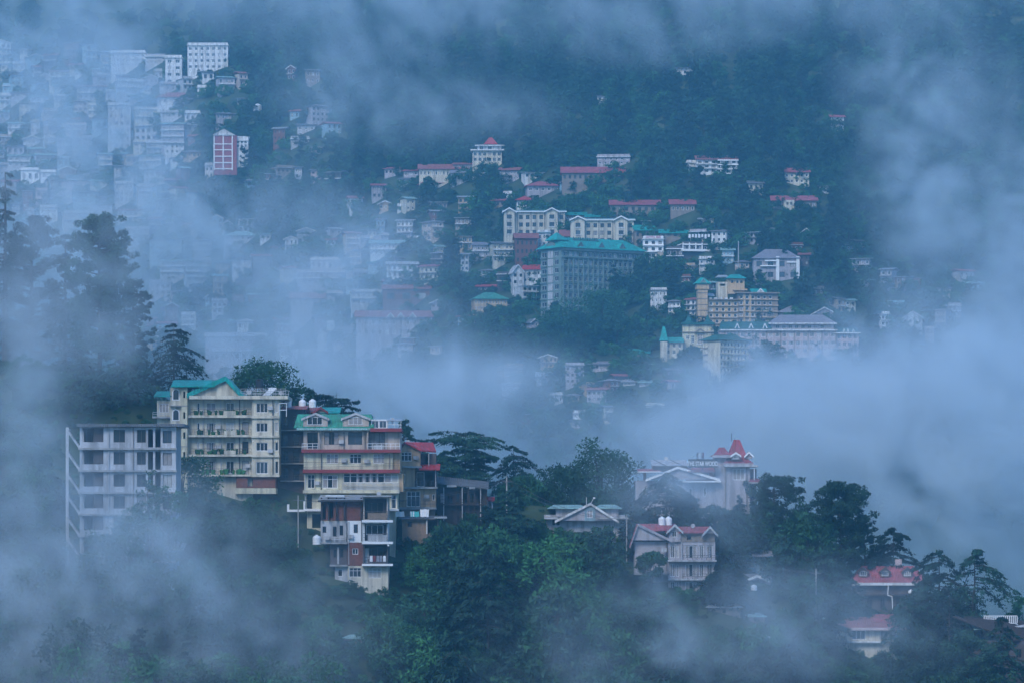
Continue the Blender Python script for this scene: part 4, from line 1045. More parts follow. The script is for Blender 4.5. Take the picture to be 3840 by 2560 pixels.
def tan_hotel():
    D = gfar_front(2620, 2918, 1215)
    b = Bld('tan_hotel', 'tan hotel block with a slim corner tower under a teal pyramid roof', 2780, 1215, D, 6)
    op1 = [(2661 + k * 23, 2673 + k * 23, 1133 + r * 22, 1146 + r * 22) for k in range(5) for r in range(4)]
    op2 = [(2774 + k * 22, 2786 + k * 22, 1108 + r * 22, 1121 + r * 22) for k in range(6) for r in range(5)]
    b.body(2652, 2768, 1126, 1215, .6, 11, 'far_tan', front=op1, base=8); b.body(2768, 2918, 1101, 1215, 0, 11, 'dun', front=op2, base=8)
    for o in op1: b.win(*o, y=.65, nx=1, t=.14, far=True)
    for o in op2: b.win(*o, y=.05, nx=1, t=.14, far=True)
    for u in (2788, 2810): b.box('pier', u - 1, u + 7, 1101, 1215, -.4, -.004, 'far_tan')
    for r in range(4): b.box('slab', 2768, 2920, 1122 + r * 22, 1125 + r * 22, -.6, -.006, 'far_tan'); b.box('slab', 2652, 2768, 1147 + r * 22, 1150 + r * 22, .1, .596, 'dun')
    b.box('cornice', 2760, 2924, 1096, 1101, -1.2, 11, 'dun'); b.box('cornice', 2640, 2768, 1122, 1126, -.4, 11, 'dun')
    for k in range(5): b.box('roof_unit', 2660 + k * 20, 2671 + k * 20, 1116, 1122, 1.5, 2.6, 'white')
    b.shed(2650, 2685, 1110, 1098, 3, 7, 'pale_grey', name='skylight')
    b.body(2616, 2652, 1085, 1215, -.6, 3.2, 'far_tan', base=8, name='tower'); b.box('tower_head', 2611, 2657, 1068, 1086, -1.0, 3.6, 'far_tan')
    for k in range(5): b.box('string_course', 2615, 2653, 1098 + k * 22, 1101 + k * 22, -.72, 3.3, 'dun')
    b.hip(2609, 2659, 1066, 1041, -1.2, 3.8, 'teal_roof', inset=2.4, over=.5); b.gable_y(2624, 2646, 1062, 1046, -1.6, 1, 'teal_roof', wm='pale_teal', over=.2, trim='pale_teal')
    b.body(2735, 2797, 1044, 1101, 3, 9, 'far_tan', name='turret', front=[(2745, 2758, 1050, 1060), (2766, 2776, 1050, 1060), (2780, 2790, 1050, 1060)]); b.hip(2737, 2795, 1043, 1026, 2.6, 9.4, 'teal_roof', inset=2, over=.8)
    for a in (2745, 2764, 2780): b.win(a, a + 11, 1050, 1061, 3, nx=1, far=True)
    b.box('balcony', 2752, 2806, 1082, 1088, 2, 3, 'far_tan'); b.gable_x(2822, 2875, 1097, 1082, 1, 6, 'teal_roof', over=.4); b.gable_y(2840, 2866, 1096, 1082, .4, 4, 'teal_roof', wm='white', over=.2, trim='white_clean')
    b.body(2700, 2736, 1055, 1120, 5, 10, 'cream', front=[(2708, 2728, 1062, 1070)]); b.hip(2700, 2740, 1037, 1027, 6, 9, 'tin', inset=1)
tan_hotel()

def castle():
    D = gfar_front(2560, 2676, 1310)
    b = Bld('spired_hotel', 'yellow hotel block with dark green spires and an arched entrance gable', 2620, 1310, D)
    op = [(2573, 2585, 1257, 1272), (2592, 2604, 1257, 1285), (2615, 2635, 1250, 1290)]
    b.body(2560, 2676, 1215, 1310, 0, 10, 'yellow', front=op, base=8)
    for o in op: b.win(*o, y=.05, nx=2, ny=2, t=.14, far=True)
    b.gable_y(2608, 2642, 1246, 1233, -1, 3, 'dun', wm='yellow', over=.3, trim='dun'); b.box('cornice', 2556, 2680, 1209, 1217, -1, 10.2, 'dark_green_roof'); b.box('string_course', 2558, 2678, 1244, 1247, -.5, -.004, 'dun')
    for u in (2583, 2655): b.hip(u - 14, u + 14, 1209, 1180, 1, 4, 'dark_green_roof', inset=1.45, over=.3, flare=.5, name='spire')
    b.box('frame', 2612, 2638, 1288, 1292, -.3, -.004, 'white')
    D2 = gfar_front(2640, 2812, 1440)
    t = Bld('gridded_block', 'tan corner block with a tight grid of small square windows', 2700, 1440, D2, 40)
    op = [(2704 + k * 13.4, 2712 + k * 13.4, 1283 + r * 24, 1297 + r * 24) for k in range(8) for r in range(6)]
    t.body(2700, 2812, 1274, 1440, 0, 9.2, 'cream', front=op, base=10, reveal=.35)
    for o in op: t.win(*o, y=.15, nx=1, t=.12, far=True)
    for r in range(7):
        g = VF(); x = t.X(2700); g.box(x - .5, x - .004, 6.5, 9.2, t.Z(1303 + r * 24), t.Z(1300 + r * 24)); t.part('ledge', g.mesh('ledge', 'dun'))
    for r in range(1, 6): t.box('string_course', 2699, 2813, 1276 + r * 24, 1278.5 + r * 24, -.3, -.004, 'cream')
    t.hip(2700, 2812, 1274, 1250, -.2, 9.4, 'dark_green_roof', inset=3.5, over=1.0); t.hip(2760, 2800, 1262, 1236, 2, 8, 'dark_green_roof', inset=2.5, over=.3, name='spire')
    D3 = gfar_front(2700, 3222, 1345) - 4
    w = Bld('long_hotel_wing', 'long pale hotel wing with green and slate-purple roofs and peaked white trims', 2960, 1330, D3 + 4)
    cols = [2725 + k * 26 for k in range(16)]
    op = [(c, c + 17, v, v + 15) for c in cols for v in (1248, 1278, 1306)]
    w.body(2700, 3132, 1240, 1340, 0, 12, 'pink_wall', front=op, base=8)
    for o in op: w.win(*o, y=.05, nx=3, t=.13, far=True)
    for k in range(9): w.box('pier', 2716 + k * 52, 2720 + k * 52, 1241, 1340, -.3, -.004, 'dun')
    w.box('cornice', 2698, 3140, 1235, 1240, -1, 12, 'white'); w.hip(2702, 2890, 1236, 1203, -.4, 11, 'dark_green_roof', inset=1.0, over=.5)
    for u in (2764, 2816, 2868):
        g = VF(); x = w.X(u)
        for sx in (-1, 1): g.bar((x + sx * .75, -.95, w.Z(1232)), (x, -.95, w.Z(1213)), .17)
        w.part('peaked_trim', g.mesh('peaked_trim', 'white_clean'))
    o3 = [(2910 + k * 24, 2924 + k * 24, 1219, 1230) for k in range(9)]
    w.body(2892, 3128, 1213, 1236, 2, 12, 'mauve_wall', front=o3, name='attic'); [w.win(*o, y=2.05, nx=2, far=True) for o in o3]
    w.hip(2890, 3130, 1212, 1177, 1.2, 12, 'purple_slate', inset=4.5, over=.8, fascia='white')
    o4 = [(3142 + k * 20, 3154 + k * 20, v, v + 15) for k in range(4) for v in (1254, 1282, 1310)]
    w.body(3132, 3222, 1246, 1350, 1, 10, 'pink_wall', front=o4, base=8); [w.win(*o, y=1.05, nx=2, far=True) for o in o4]
    w.hip(3132, 3222, 1248, 1226, .4, 10, 'dark_green_roof', inset=2, over=.7, fascia='white')
    for u in (3165, 3180, 3200): 
        g = VF(); x = w.X(u); [g.bar((x + sx * .4, .2, w.Z(1247)), (x, .2, w.Z(1232)), .12) for sx in (-1, 1)]; w.part('peaked_trim', g.mesh('peaked_trim', 'white_clean'))
    s = Bld('steeple_annexe', 'low cream annexe with a bright teal steeple and teal roof', 2520, 1330, gfar_front(2476, 2560, 1335))
    o5 = [(2500 + k * 22, 2512 + k * 22, v, v + 14) for k in range(3) for v in (1288, 1312)]
    s.body(2492, 2560, 1282, 1335, 0, 8, 'cream', front=o5, base=8); [s.win(*o, nx=2, far=True) for o in o5]
    s.gable_x(2490, 2560, 1283, 1264, -.3, 8, 'teal_roof', over=.5); s.hip(2474, 2504, 1278, 1224, -1.5, 1.5, 'teal_roof', inset=1.35, over=.3, flare=.35, name='steeple'); s.body(2476, 2502, 1280, 1330, -1.4, 1.4, 'cream', base=8)
castle()

def temple():
    D = gfar_front(1772, 1882, 612)
    b = Bld('pagoda_hotel', 'cream terraced building crowned by a red pyramid roof', 1835, 612, D)
    o = [(1776 + k * 18, 1788 + k * 18, v, v + 13) for k in range(6) for v in (572, 592)]
    b.body(1772, 1882, 565, 612, 0, 10, 'cream', front=o, base=8); [b.win(*q, nx=2, far=True) for q in o]
    b.box('slab', 1764, 1900, 561, 566, -1.2, 11, 'white'); o = [(1798, 1812, 548, 560), (1830, 1844, 548, 560)]
    b.body(1790, 1880, 545, 562, 1, 9, 'white', front=o); [b.win(*q, y=1, far=True) for q in o]
    b.hip(1788, 1884, 546, 537, .6, 9.4, 'purple_slate', inset=3, over=.8, fascia='white'); b.hip(1818, 1862, 540, 512, 2, 8, 'red_roof', inset=2.2, over=.4)
temple()

HOUSES = [
 # name, label, u0,u1,v0,v1, wall, roof, floors, cols
 ('long_hostel', 'long pink-roofed hostel below the pagoda roof, upper rank', 1572, 1772, 636, 664, 'cream', ('x', 'rust_roof', 22), 1, 14),
 ('long_hostel', 'grey-walled hostel rank right of the leafy dome tree, under the pagoda', 1870, 1945, 640, 678, 'mauve_wall', ('x', 'rust_roof', 14), 2, 7),
 ('long_hostel', 'lower hostel rank with grey roof left of the leafy dome tree', 1690, 1775, 650, 678, 'pale_grey', ('x', 'purple_slate', 14), 1, 7),
 ('hostel', 'plain back range of the hostel under the pagoda, roof barely showing', 1700, 1775, 618, 640, 'mauve_wall', ('x', 'rust_roof', 10), 1, 6),
 ('cottage', 'low pink-roofed cottage below the hostel', 1584, 1664, 688, 705, 'dun', ('hip', 'pink_roof', 16), 1, 4),
 ('cottage', 'white cottage at the hostel end, edge of the mist', 1496, 1540, 674, 702, 'white', ('x', 'slate', 9), 2, 3),
 ('red_hall', 'long bright pink roof over a dim two-storey hall on the hill', 2108, 2342, 650, 678, 'dun', ('x', 'pink_roof', 26), 1, 12),
 ('hill_house', 'dim terraced house just above the long pink hall roof', 2240, 2362, 590, 618, 'mauve_wall', ('flat', 'white', 0), 2, 6),
 ('cottage', 'spreading cottage with faded pink gables below the long hall', 1978, 2095, 698, 722, 'mauve_wall', ('hip', 'pink_roof', 20), 1, 5),
 ('red_cottage', 'white cottage with a small bright red roof above the cream block', 1938, 2004, 752, 778, 'white', ('hip', 'red_roof', 20), 1, 4),
 ('white_shed', 'small white boxy shed uphill of the red cottage', 1888, 1920, 728, 748, 'white', ('flat', 'white', 0), 1, 2),
 ('brown_block', 'broad brown building under broken red roof strips', 2290, 2508, 770, 798, 'dun', ('x', 'pink_roof', 22), 1, 9),
 ('brown_block', 'smaller brown building with red roof right of the broad one', 2515, 2606, 768, 796, 'dun', ('x', 'pink_roof', 22), 1, 5),
 ('teal_hall', 'teal-roofed hall behind the lower cream block', 2118, 2196, 808, 826, 'dun', ('x', 'teal_roof', 14), 1, 4),
 ('teal_hall', 'teal-roofed hall between the two white gables of the lower cream block', 2198, 2262, 815, 830, 'dun', ('x', 'teal_roof', 14), 1, 3),
 ('teal_hall', 'bright teal roof left of the hotel with red letters', 2382, 2458, 866, 895, 'dun', ('x', 'teal_roof', 24), 1, 4),
 ('teal_hall', 'long bright teal roof above the white terrace frames', 2476, 2588, 876, 890, 'dun', ('x', 'teal_roof', 18), 1, 5),
 ('maroon_hall', 'maroon-roofed hall squeezed below the cream blocks', 2100, 2196, 888, 905, 'brick', ('x', 'rust_roof', 28), 1, 5),
 ('maroon_hall', 'dark gabled house in front of the lower cream block', 2198, 2268, 884, 905, 'dark_wood', ('y', 'rust_roof', 34), 1, 2),
 ('white_house', 'narrow white house peeping above the big teal roof', 2017, 2064, 874, 930, 'white', ('flat', 'blue_wall', 0), 2, 3),
 ('brown_house', 'tall brown house with rusty roof left of the big block', 1934, 2016, 895, 990, 'brick', ('x', 'rust_roof', 22), 3, 5),
 ('balcony_house', 'cream house with stacked balconies left of the tall brown house', 1850, 1924, 915, 985, 'cream', ('x', 'slate', 10), 3, 5),
 ('balcony_house', 'dim balconied house at the edge of the mist, left of the cream one', 1772, 1848, 920, 965, 'mauve_wall', ('x', 'purple_slate', 14), 2, 5),
 ('brown_house', 'dark gabled house above the balconied ones', 1900, 1990, 872, 900, 'dark_wall', ('y', 'rust_roof', 20), 1, 4),
 ('white_house', 'white house with a bright red roof beside the big green block', 1962, 2028, 1012, 1062, 'white', ('x', 'red_roof', 20), 2, 4),
 ('white_house', 'white gabled house with a pale porch left of the red-roofed white house', 1922, 1964, 1020, 1095, 'white', ('y', 'pale_grey', 26), 3, 2),
 ('balcony_house', 'small dark house with white ledges left of the white gable', 1864, 1920, 1030, 1080, 'dark_wall', ('flat', 'white', 0), 2, 3),
 ('cottage', 'dark cottage with two red roof strips above the green-roofed school', 1788, 1882, 1076, 1092, 'dark_wood', ('x', 'red_roof', 10), 1, 4),
 ('green_school', 'long tan school with green roof and a row of tall windows', 1780, 1902, 1122, 1168, 'far_tan', ('hip', 'green_roof', 28), 2, 11),
 ('green_lodge', 'low lodge with a broad pale green roof under the big block', 2036, 2205, 1122, 1160, 'beige', ('hip', 'green_roof', 16), 1, 8),
 ('terrace_house', 'white open-sided terrace building with posts and ledges', 2556, 2656, 918, 945, 'dark_wall', ('flat', 'white_clean', 0), 1, 5),
 ('terrace_house', 'white cluttered house among trees right of the lettered hotel', 2500, 2562, 935, 988, 'dark_wall', ('flat', 'white_clean', 0), 2, 3),
 ('terrace_house', 'white stepped house below the open terrace building', 2622, 2680, 972, 1015, 'white', ('flat', 'white', 0), 2, 3),
 ('terrace_house', 'pale teal-roofed house by the tall antenna pole', 2708, 2752, 940, 985, 'blue_wall', ('x', 'pale_teal', 14), 2, 3),
 ('columned_house', 'mauve house with broad white corner columns above the tan hotel', 2826, 2996, 970, 1050, 'mauve_wall', ('hip', 'purple_slate', 38), 2, 4),
 ('slate_house', 'slate-roofed house behind the purple hotel roof, nearer the tan hotel', 2922, 3010, 1172, 1200, 'dun', ('hip', 'purple_slate', 30), 1, 4),
 ('slate_house', 'slate-roofed house behind the purple hotel roof, farther from the tan hotel', 3045, 3138, 1178, 1215, 'mauve_wall', ('y', 'slate', 25), 1, 4),
 ('ridge_hotel', 'white terraced building with open balconies on the wooded hill', 2612, 2764, 600, 650, 'white', ('shed', 'rust_roof', 22), 3, 6),
 ('ridge_hotel', 'dim lower wing beside the white terraced building', 2574, 2612, 612, 640, 'white', ('flat', 'white', 0), 2, 3),
 ('cottage', 'small cream cottage with slate roof among the trees', 2808, 2862, 690, 732, 'cream', ('x', 'slate', 14), 2, 3),
 ('red_lodge', 'cream lodge with bright pink-red roof and tall windows', 2942, 3034, 648, 690, 'cream', ('x', 'pink_roof', 20), 2, 5),
 ('red_lodge', 'lodge with a long flat pink roof and a cream bay', 2896, 3062, 754, 785, 'dun', ('x', 'pink_roof', 22), 1, 8),
 ('red_lodge', 'slim white tower house with red roof high in the dark wood', 3118, 3165, 441, 490, 'white', ('x', 'pink_roof', 13), 2, 2),
 ('cottage', 'tiny faded pink roof below the slim white tower house', 3072, 3116, 530, 542, 'dun', ('x', 'pink_roof', 8), 1, 2),
 ('cottage', 'pale cottage at the edge of the right-hand mist, uphill', 3072, 3110, 700, 722, 'white', ('x', 'slate', 8), 1, 3),
 ('misty_villa', 'pale teal villa nearly lost in the right-hand mist', 3600, 3684, 1062, 1085, 'blue_wall', ('hip', 'pale_teal', 16), 1, 5),
 ('misty_villa', 'white stepped house in the right-hand mist, uppermost of its cluster', 3332, 3384, 1135, 1160, 'white', ('x', 'pale_teal', 10), 1, 3),
 ('misty_villa', 'teal-gabled house in the right-hand mist', 3388, 3458, 1190, 1245, 'white', ('y', 'pale_teal', 24), 2, 4),
 ('misty_villa', 'grey ledged house in the right-hand mist, below the teal gable', 3400, 3450, 1226, 1246, 'pale_grey', ('flat', 'white', 0), 1, 3),
 ('valley_shed', 'bright tin roof standing out of the valley mist', 2012, 2122, 1412, 1425, 'pale_grey', ('x', 'tin', 20), 1, 5),
 ('valley_shed', 'slanting tin roof right of the lone bright one in the valley', 2336, 2382, 1432, 1440, 'pale_grey', ('x', 'tin', 16), 1, 2),
 ('valley_shed', 'second slanting tin roof in the valley, paler and smaller', 2398, 2440, 1435, 1442, 'pale_grey', ('x', 'pale_teal', 14), 1, 2),
 ('valley_shed', 'teal tin roof in the hollow below the steeple annexe', 2358, 2432, 1325, 1332, 'dun', ('x', 'teal_roof', 18), 1, 3),
 ('valley_house', 'cream boxy house in the valley mist', 2424, 2490, 1520, 1555, 'cream', ('flat', 'white', 0), 2, 4),
 ('valley_house', 'pale house lost in the valley mist beneath the tin roof', 2060, 2110, 1480, 1510, 'pale_grey', ('flat', 'white', 0), 1, 3),
 ('valley_house', 'mauve house low in the hollow right of the dark wood', 2212, 2284, 1365, 1385, 'mauve_wall', ('x', 'purple_slate', 12), 1, 4),
 ('valley_house', 'white ruined-looking house deep in the valley mist', 2150, 2196, 1548, 1570, 'white', ('flat', 'white', 0), 1, 3),
 ('valley_house', 'pale gabled house deep in the valley mist near the trees', 2530, 2586, 1550, 1580, 'white', ('x', 'pale_teal', 10), 1, 3),
 # the misty middle
 ('misty_hall', 'long white hall with railed terrace in the middle mist', 1388, 1516, 915, 958, 'white', ('x', 'pale_teal', 16), 2, 8),
 ('misty_hall', 'small white box house right of the long hall in the mist', 1552, 1576, 896, 922, 'white', ('flat', 'white', 0), 1, 2),
 ('misty_hall', 'teal-domed house with a columned front in the middle mist', 1380, 1450, 986, 1008, 'blue_wall', ('hip', 'teal_roof', 12), 1, 4),
 ('misty_hall', 'columned white veranda right of the teal dome', 1452, 1566, 992, 1042, 'white', ('x', 'pale_grey', 12), 2, 6),
 ('misty_hall', 'white terraced house with a pink stair box in the middle mist', 1165, 1312, 975, 1012, 'pale_grey', ('flat', 'white', 0), 1, 7),
 ('misty_hall', 'long ledged row house under the pink stair box', 1110, 1300, 1022, 1066, 'mauve_wall', ('flat', 'white', 0), 2, 9),
 ('misty_hall', 'faint pink-roofed house low in the middle mist', 1090, 1245, 1120, 1158, 'mauve_wall', ('x', 'rust_roof', 24), 1, 6),
 ('brick_barn', 'brick-red gabled barn with a long pale roof in the mist', 1436, 1612, 1085, 1135, 'brick', ('x', 'rust_roof', 18), 1, 3),
 ('misty_hall', 'grey row house left of the brick barn', 1318, 1432, 1095, 1146, 'pale_grey', ('flat', 'white', 0), 2, 6),
 ('dormered_row', 'long pink-roofed row with peaked dormers fading into the mist', 1335, 1620, 1190, 1262, 'mauve_wall', ('x', 'rust_roof', 26), 2, 11),
 ('misty_hall', 'tall faint tower house left in the middle mist', 680, 735, 1180, 1240, 'pale_grey', ('flat', 'white', 0), 3, 2),
 ('misty_hall', 'domed white pavilion faint above the leafy tree', 890, 950, 1205, 1235, 'white', ('hip', 'pale_grey', 14), 1, 3),
 ('misty_hall', 'teal-roofed house high in the middle mist', 838, 962, 885, 905, 'pale_grey', ('hip', 'pale_teal', 20), 1, 6),
 ('misty_hall', 'small pale house right of the high teal roof in the mist', 975, 1015, 880, 900, 'white', ('x', 'pale_teal', 10), 1, 2),
 ('misty_hall', 'long low roof, upper one above the leafy tree', 770, 1030, 1262, 1290, 'mauve_wall', ('x', 'pale_grey', 16), 1, 10),
 ('misty_hall', 'long low roof, lower one above the leafy tree', 800, 1030, 1318, 1350, 'mauve_wall', ('x', 'pale_grey', 16), 1, 9),
 ('cottage', 'white and red cottage at the mist edge left of the hillside wood', 1310, 1360, 745, 790, 'white', ('x', 'rust_roof', 12), 2, 2),
 ('cottage', 'lone pale house in the mist left of the wooded hill', 1490, 1510, 775, 795, 'white', ('flat', 'white', 0), 1, 1),
 ('cottage', 'dim white houses ledge on the left wooded flank, upper', 1115, 1180, 470, 492, 'pale_grey', ('x', 'slate', 8), 1, 3),
 ('cottage', 'dim white house on the left wooded flank, middle', 1090, 1160, 522, 540, 'pale_grey', ('flat', 'white', 0), 1, 3),
 ('cottage', 'dim white house on the left wooded flank, lower left', 1105, 1132, 630, 670, 'pale_grey', ('x', 'slate', 8), 2, 2),
 ('cottage', 'dim pinkish house on the left wooded flank, lower right', 1165, 1205, 640, 675, 'pink_wall', ('x', 'slate', 8), 2, 2),
 ('cottage', 'white house speck high in the dark wood, left one', 2240, 2276, 362, 380, 'white', ('x', 'slate', 8), 1, 2),
 ('cottage', 'white house speck high in the dark wood, right one', 2536, 2600, 258, 285, 'white', ('x', 'slate', 8), 1, 3),
]
for n, l, u0, u1, v0, v1, wm, rf, fl, co in HOUSES:
    sl = 'white' if n in ('balcony_house', 'terrace_house', 'ridge_hotel', 'misty_hall') else None
    b = house(n, l, u0, u1, v0, v1, wm, rf, fl, co, slab=sl, rot=rnd.uniform(-12, 12) if u1 - u0 < 130 else 0, fm='frame_white' if rnd.random() < .6 else 'frame_dark')
    if n == 'ridge_hotel' and fl == 3:
        for k in range(4):
            for r in range(3): b.box('column', 2700 + k * 20, 2704 + k * 20, 602 + r * 17, 614 + r * 17, -1.6, -1.3, 'white')
        for r in range(4): b.box('balcony_slab', 2690, 2768, 601 + r * 16.5, 605 + r * 16.5, -2.0, -1.004, 'white_clean')
    if n == 'columned_house':
        for u in (2910, 2986): b.box('column', u, u + 12, 962, 1052, -.6, -.004, 'white_clean')
        b.box('slab', 2868, 2910, 976, 981, -1.2, -.004, 'white_clean'); b.box('slab', 2850, 2910, 996, 1000, -1.2, -.004, 'white_clean'); b.box('sill', 2950, 2986, 981, 986, -.4, -.004, 'white_clean')
    if l.startswith('white open'):
        for k in range(4): b.box('post', 2556 + k * 24, 2560 + k * 24, 912, 936, -1.6, -1.3, 'white_clean')
        b.box('terrace_slab', 2552, 2662, 936, 944, -2, -.004, 'white_clean'); b.box('handrail', 2556, 2632, 918, 921, -1.6, -1.4, 'white_clean')
        for k in range(7): laundry(2586 + k * 12, 879, 892 + rnd.uniform(-3, 4), b.D - 2, 'cloth_white', 'pale washing strung above the open white terrace', 8, 'washing above the terrace')
    if n == 'dormered_row':
        for u in (1452, 1490, 1535): b.gable_y(u, u + 26, 1190, 1174, -1, 3, 'rust_roof', wm='mauve_wall', over=.3, trim='white_clean', name='dormer_roof')
    if l.startswith('lodge with a long'): b.body(2938, 2978, 752, 790, -1.5, -.004, 'cream', name='bay', front=[(2948, 2956, 760, 770), (2962, 2970, 760, 770)])
    if n == 'green_school': b.body(1900, 1936, 1120, 1172, 1, 9, 'pale_grey', front=[(1906, 1930, 1126, 1140), (1906, 1930, 1148, 1162)], name='porch', base=6)

def lettered_hotel():
    b = house('lettered_hotel', 'white three-storey hotel with a red-lettered parapet', 2412, 2488, 898, 970, 'white_clean', ('flat', 'white_clean', 0), 3, 3, slab='white_clean', wh=.5, fm='frame_dark')
    s_ = Bld('sign_board', 'white parapet sign with small red capitals', 2450, 897, b.D - 1.4, cat='sign')
    s_.box('board', 2414, 2487, 885, 896, 0, .1, 'white_clean')
    lettering(s_, 'HOTEL BEE', 1.15, 'letter_red', (0, -.06, s_.Z(890.5)), 1.0)
    k = Bld('lift_shaft', 'plain beige annexe box at the lettered hotel corner', 2478, 980, b.D - 3); k.body(2466, 2488, 945, 985, 0, 2.5, 'beige', base=5); k.box('roof', 2464, 2490, 942, 945, -.2, 2.7, 'white')
    a = Bld('antenna_mast', 'tall thin lattice mast above the tan hotel', 2769, 1045, gfar(2769, 1045), cat='mast')
    g = VF()
    for x, y in ((-.25, 0), (.25, 0), (0, .4)): g.bar((x, y, -3), (x * .3, y * .3, a.Z(905)), .07)
    for k in range(12): g.bar((-.2, 0, k * 1.1), (.2, 0, k * 1.1 + .9), .04)
    a.part('lattice', g.mesh('lattice', 'metal_pale'))
lettered_hotel()

# the big town in the mist on the far left hill
def red_gable():
    D = gfar_front(803, 930, 640)
    b = Bld('red_panel_building', 'tall white-framed building with red panels under a pale gable', 840, 640, D)
    us, vs_ = [803, 837, 871], [508, 541, 563, 587, 611, 634]
    b.body(803, 888, 508, 640, 0, 10, 'red_panel', base=2)
    g = VF()
    for u in us: g.box(b.X(u) - .25, b.X(u) + .25, -.4, -.004, b.Z(640), b.Z(506))
    for v in vs_: g.box(b.X(803), b.X(873), -.38, -.006, b.Z(v) - .22, b.Z(v) + .22)
    b.part('white_frame', g.mesh('white_frame', 'white_clean'))
    b.gable_y(801, 878, 508, 487, -.6, 10, 'white', wm='white', over=.3, th=.3)
    o = [(888 + k * 14, 896 + k * 14, v, v + 9) for k in range(3) for v in (528, 542)]
    b.body(884, 930, 512, 560, 1.5, 9, 'white', front=o, base=8); [b.win(*q, y=1.5, far=True) for q in o]; b.shed(876, 932, 528, 505, 1, 9, 'white')
red_gable()
W_ = Bld('water_tower', 'slim pale water tower on a stem, high on the misty left hill', 966, 470, gfar(966, 470), cat='water tower')
g = VF()
for r0, z0, r1, z1 in ((.5, -4, .4, 5.0), (.5, 5, 1.9, 6.4), (1.9, 6.4, 1.9, 9), (1.9, 9, .3, 9.8)):
    g.solid([(r0 * math.cos(a), r0 * math.sin(a), z0) for a in np.linspace(0, 2 * math.pi, 12, False)], [(r1 * math.cos(a), r1 * math.sin(a), z1) for a in np.linspace(0, 2 * math.pi, 12, False)])
W_.part('tower', g.mesh('tower', 'white'))
BIG = [
 ('town_block', 'long white building crowning the misty left town, left half', 415, 545, 200, 252, 'white', ('flat', 'white', 0), 3, 7),
 ('town_block', 'long white building crowning the misty left town, lower right half', 545, 620, 214, 240, 'pale_grey', ('flat', 'white', 0), 2, 5),
 ('town_block', 'four-storey white end block stepping down from the crowning building', 620, 682, 218, 318, 'white', ('flat', 'white', 0), 4, 2),
 ('town_block', 'big square block alone right of the crowning building', 703, 855, 172, 262, 'white', ('flat', 'white', 0), 4, 7),
 ('town_block', 'white house with a mauve hipped roof and bright ledge, mid slope of the left town', 590, 725, 366, 392, 'white', ('hip', 'rust_roof', 22), 1, 7),
 ('town_block', 'bright white wide-fronted house at the lower left of the misty town', 78, 148, 640, 682, 'white_clean', ('flat', 'white', 0), 1, 3),
 ('town_block', 'bright white two-window house beside the wide-fronted one', 152, 210, 648, 670, 'white_clean', ('flat', 'white', 0), 1, 2),
 ('town_block', 'tall blank pale block in the thick of the misty town', 405, 490, 395, 560, 'pale_grey', ('flat', 'white', 0), 6, 4),
]
for n, l, u0, u1, v0, v1, wm, rf, fl, co in BIG: house(n, l, u0, u1, v0, v1, wm, rf, fl, co, cat='building')
TOWN = [(2,42,242,285,'cream'),(48,95,240,266,'pale_grey'),(40,125,284,322,'blue_wall'),(185,262,270,310,'cream'),(280,312,268,286,'white'),(10,90,324,346,'blue_wall'),(40,110,349,368,'mauve_wall'),(112,180,364,386,'white'),(205,245,364,392,'white'),(0,38,360,396,'white'),
 (73,148,390,436,'cream'),(30,108,464,500,'white'),(116,150,460,500,'pale_grey'),(245,325,472,505,'pink_wall'),(345,402,446,496,'blue_wall'),(215,262,524,570,'pale_grey'),(270,350,520,560,'mauve_wall'),(165,205,518,556,'pale_grey'),(25,90,550,580,'mauve_wall'),(30,115,586,628,'pale_grey'),
 (215,280,596,628,'blue_wall'),(285,315,584,616,'mauve_wall'),(230,335,680,702,'pink_wall'),(338,400,680,706,'cream'),(135,178,716,766,'pink_wall'),(245,272,724,762,'pale_grey'),(275,370,722,766,'blue_wall'),(290,398,326,372,'pale_grey'),(398,445,346,376,'pale_grey'),
 (505,602,412,466,'cream'),(505,590,476,530,'pale_grey'),(604,690,466,560,'mauve_wall'),(500,545,536,574,'cream'),(550,612,536,574,'pale_grey'),(620,690,540,578,'white'),(520,605,586,624,'pale_grey'),(640,690,594,612,'white'),(695,750,426,456,'white'),(430,510,626,662,'pale_grey'),(588,620,650,688,'cream'),(602,682,424,446,'pale_grey'),
 (440,540,306,352,'pale_grey'),(760,802,272,302,'white'),(820,880,292,342,'mauve_wall'),(600,660,318,344,'mauve_wall'),(740,790,330,348,'white'),(890,940,372,392,'pale_grey'),(370,420,580,640,'pale_grey'),(430,500,690,760,'pale_grey'),(520,580,700,756,'mauve_wall'),(330,420,770,815,'pale_grey'),(440,540,790,840,'pale_grey'),(150,215,780,835,'white'),(240,330,800,850,'pale_grey'),(540,620,640,690,'pale_grey'),(0,36,420,452,'mauve_wall'),(0,30,620,660,'mauve_wall'),(470,560,860,920,'pale_grey'),(560,680,900,960,'blue_wall'),(600,720,980,1040,'pale_grey'),(560,640,1060,1110,'mauve_wall'),(700,790,1000,1060,'pale_grey')]
adj = {'cream': 'cream', 'pale_grey': 'pale grey', 'blue_wall': 'pale blue', 'white': 'white', 'mauve_wall': 'mauve-grey', 'pink_wall': 'pinkish'}
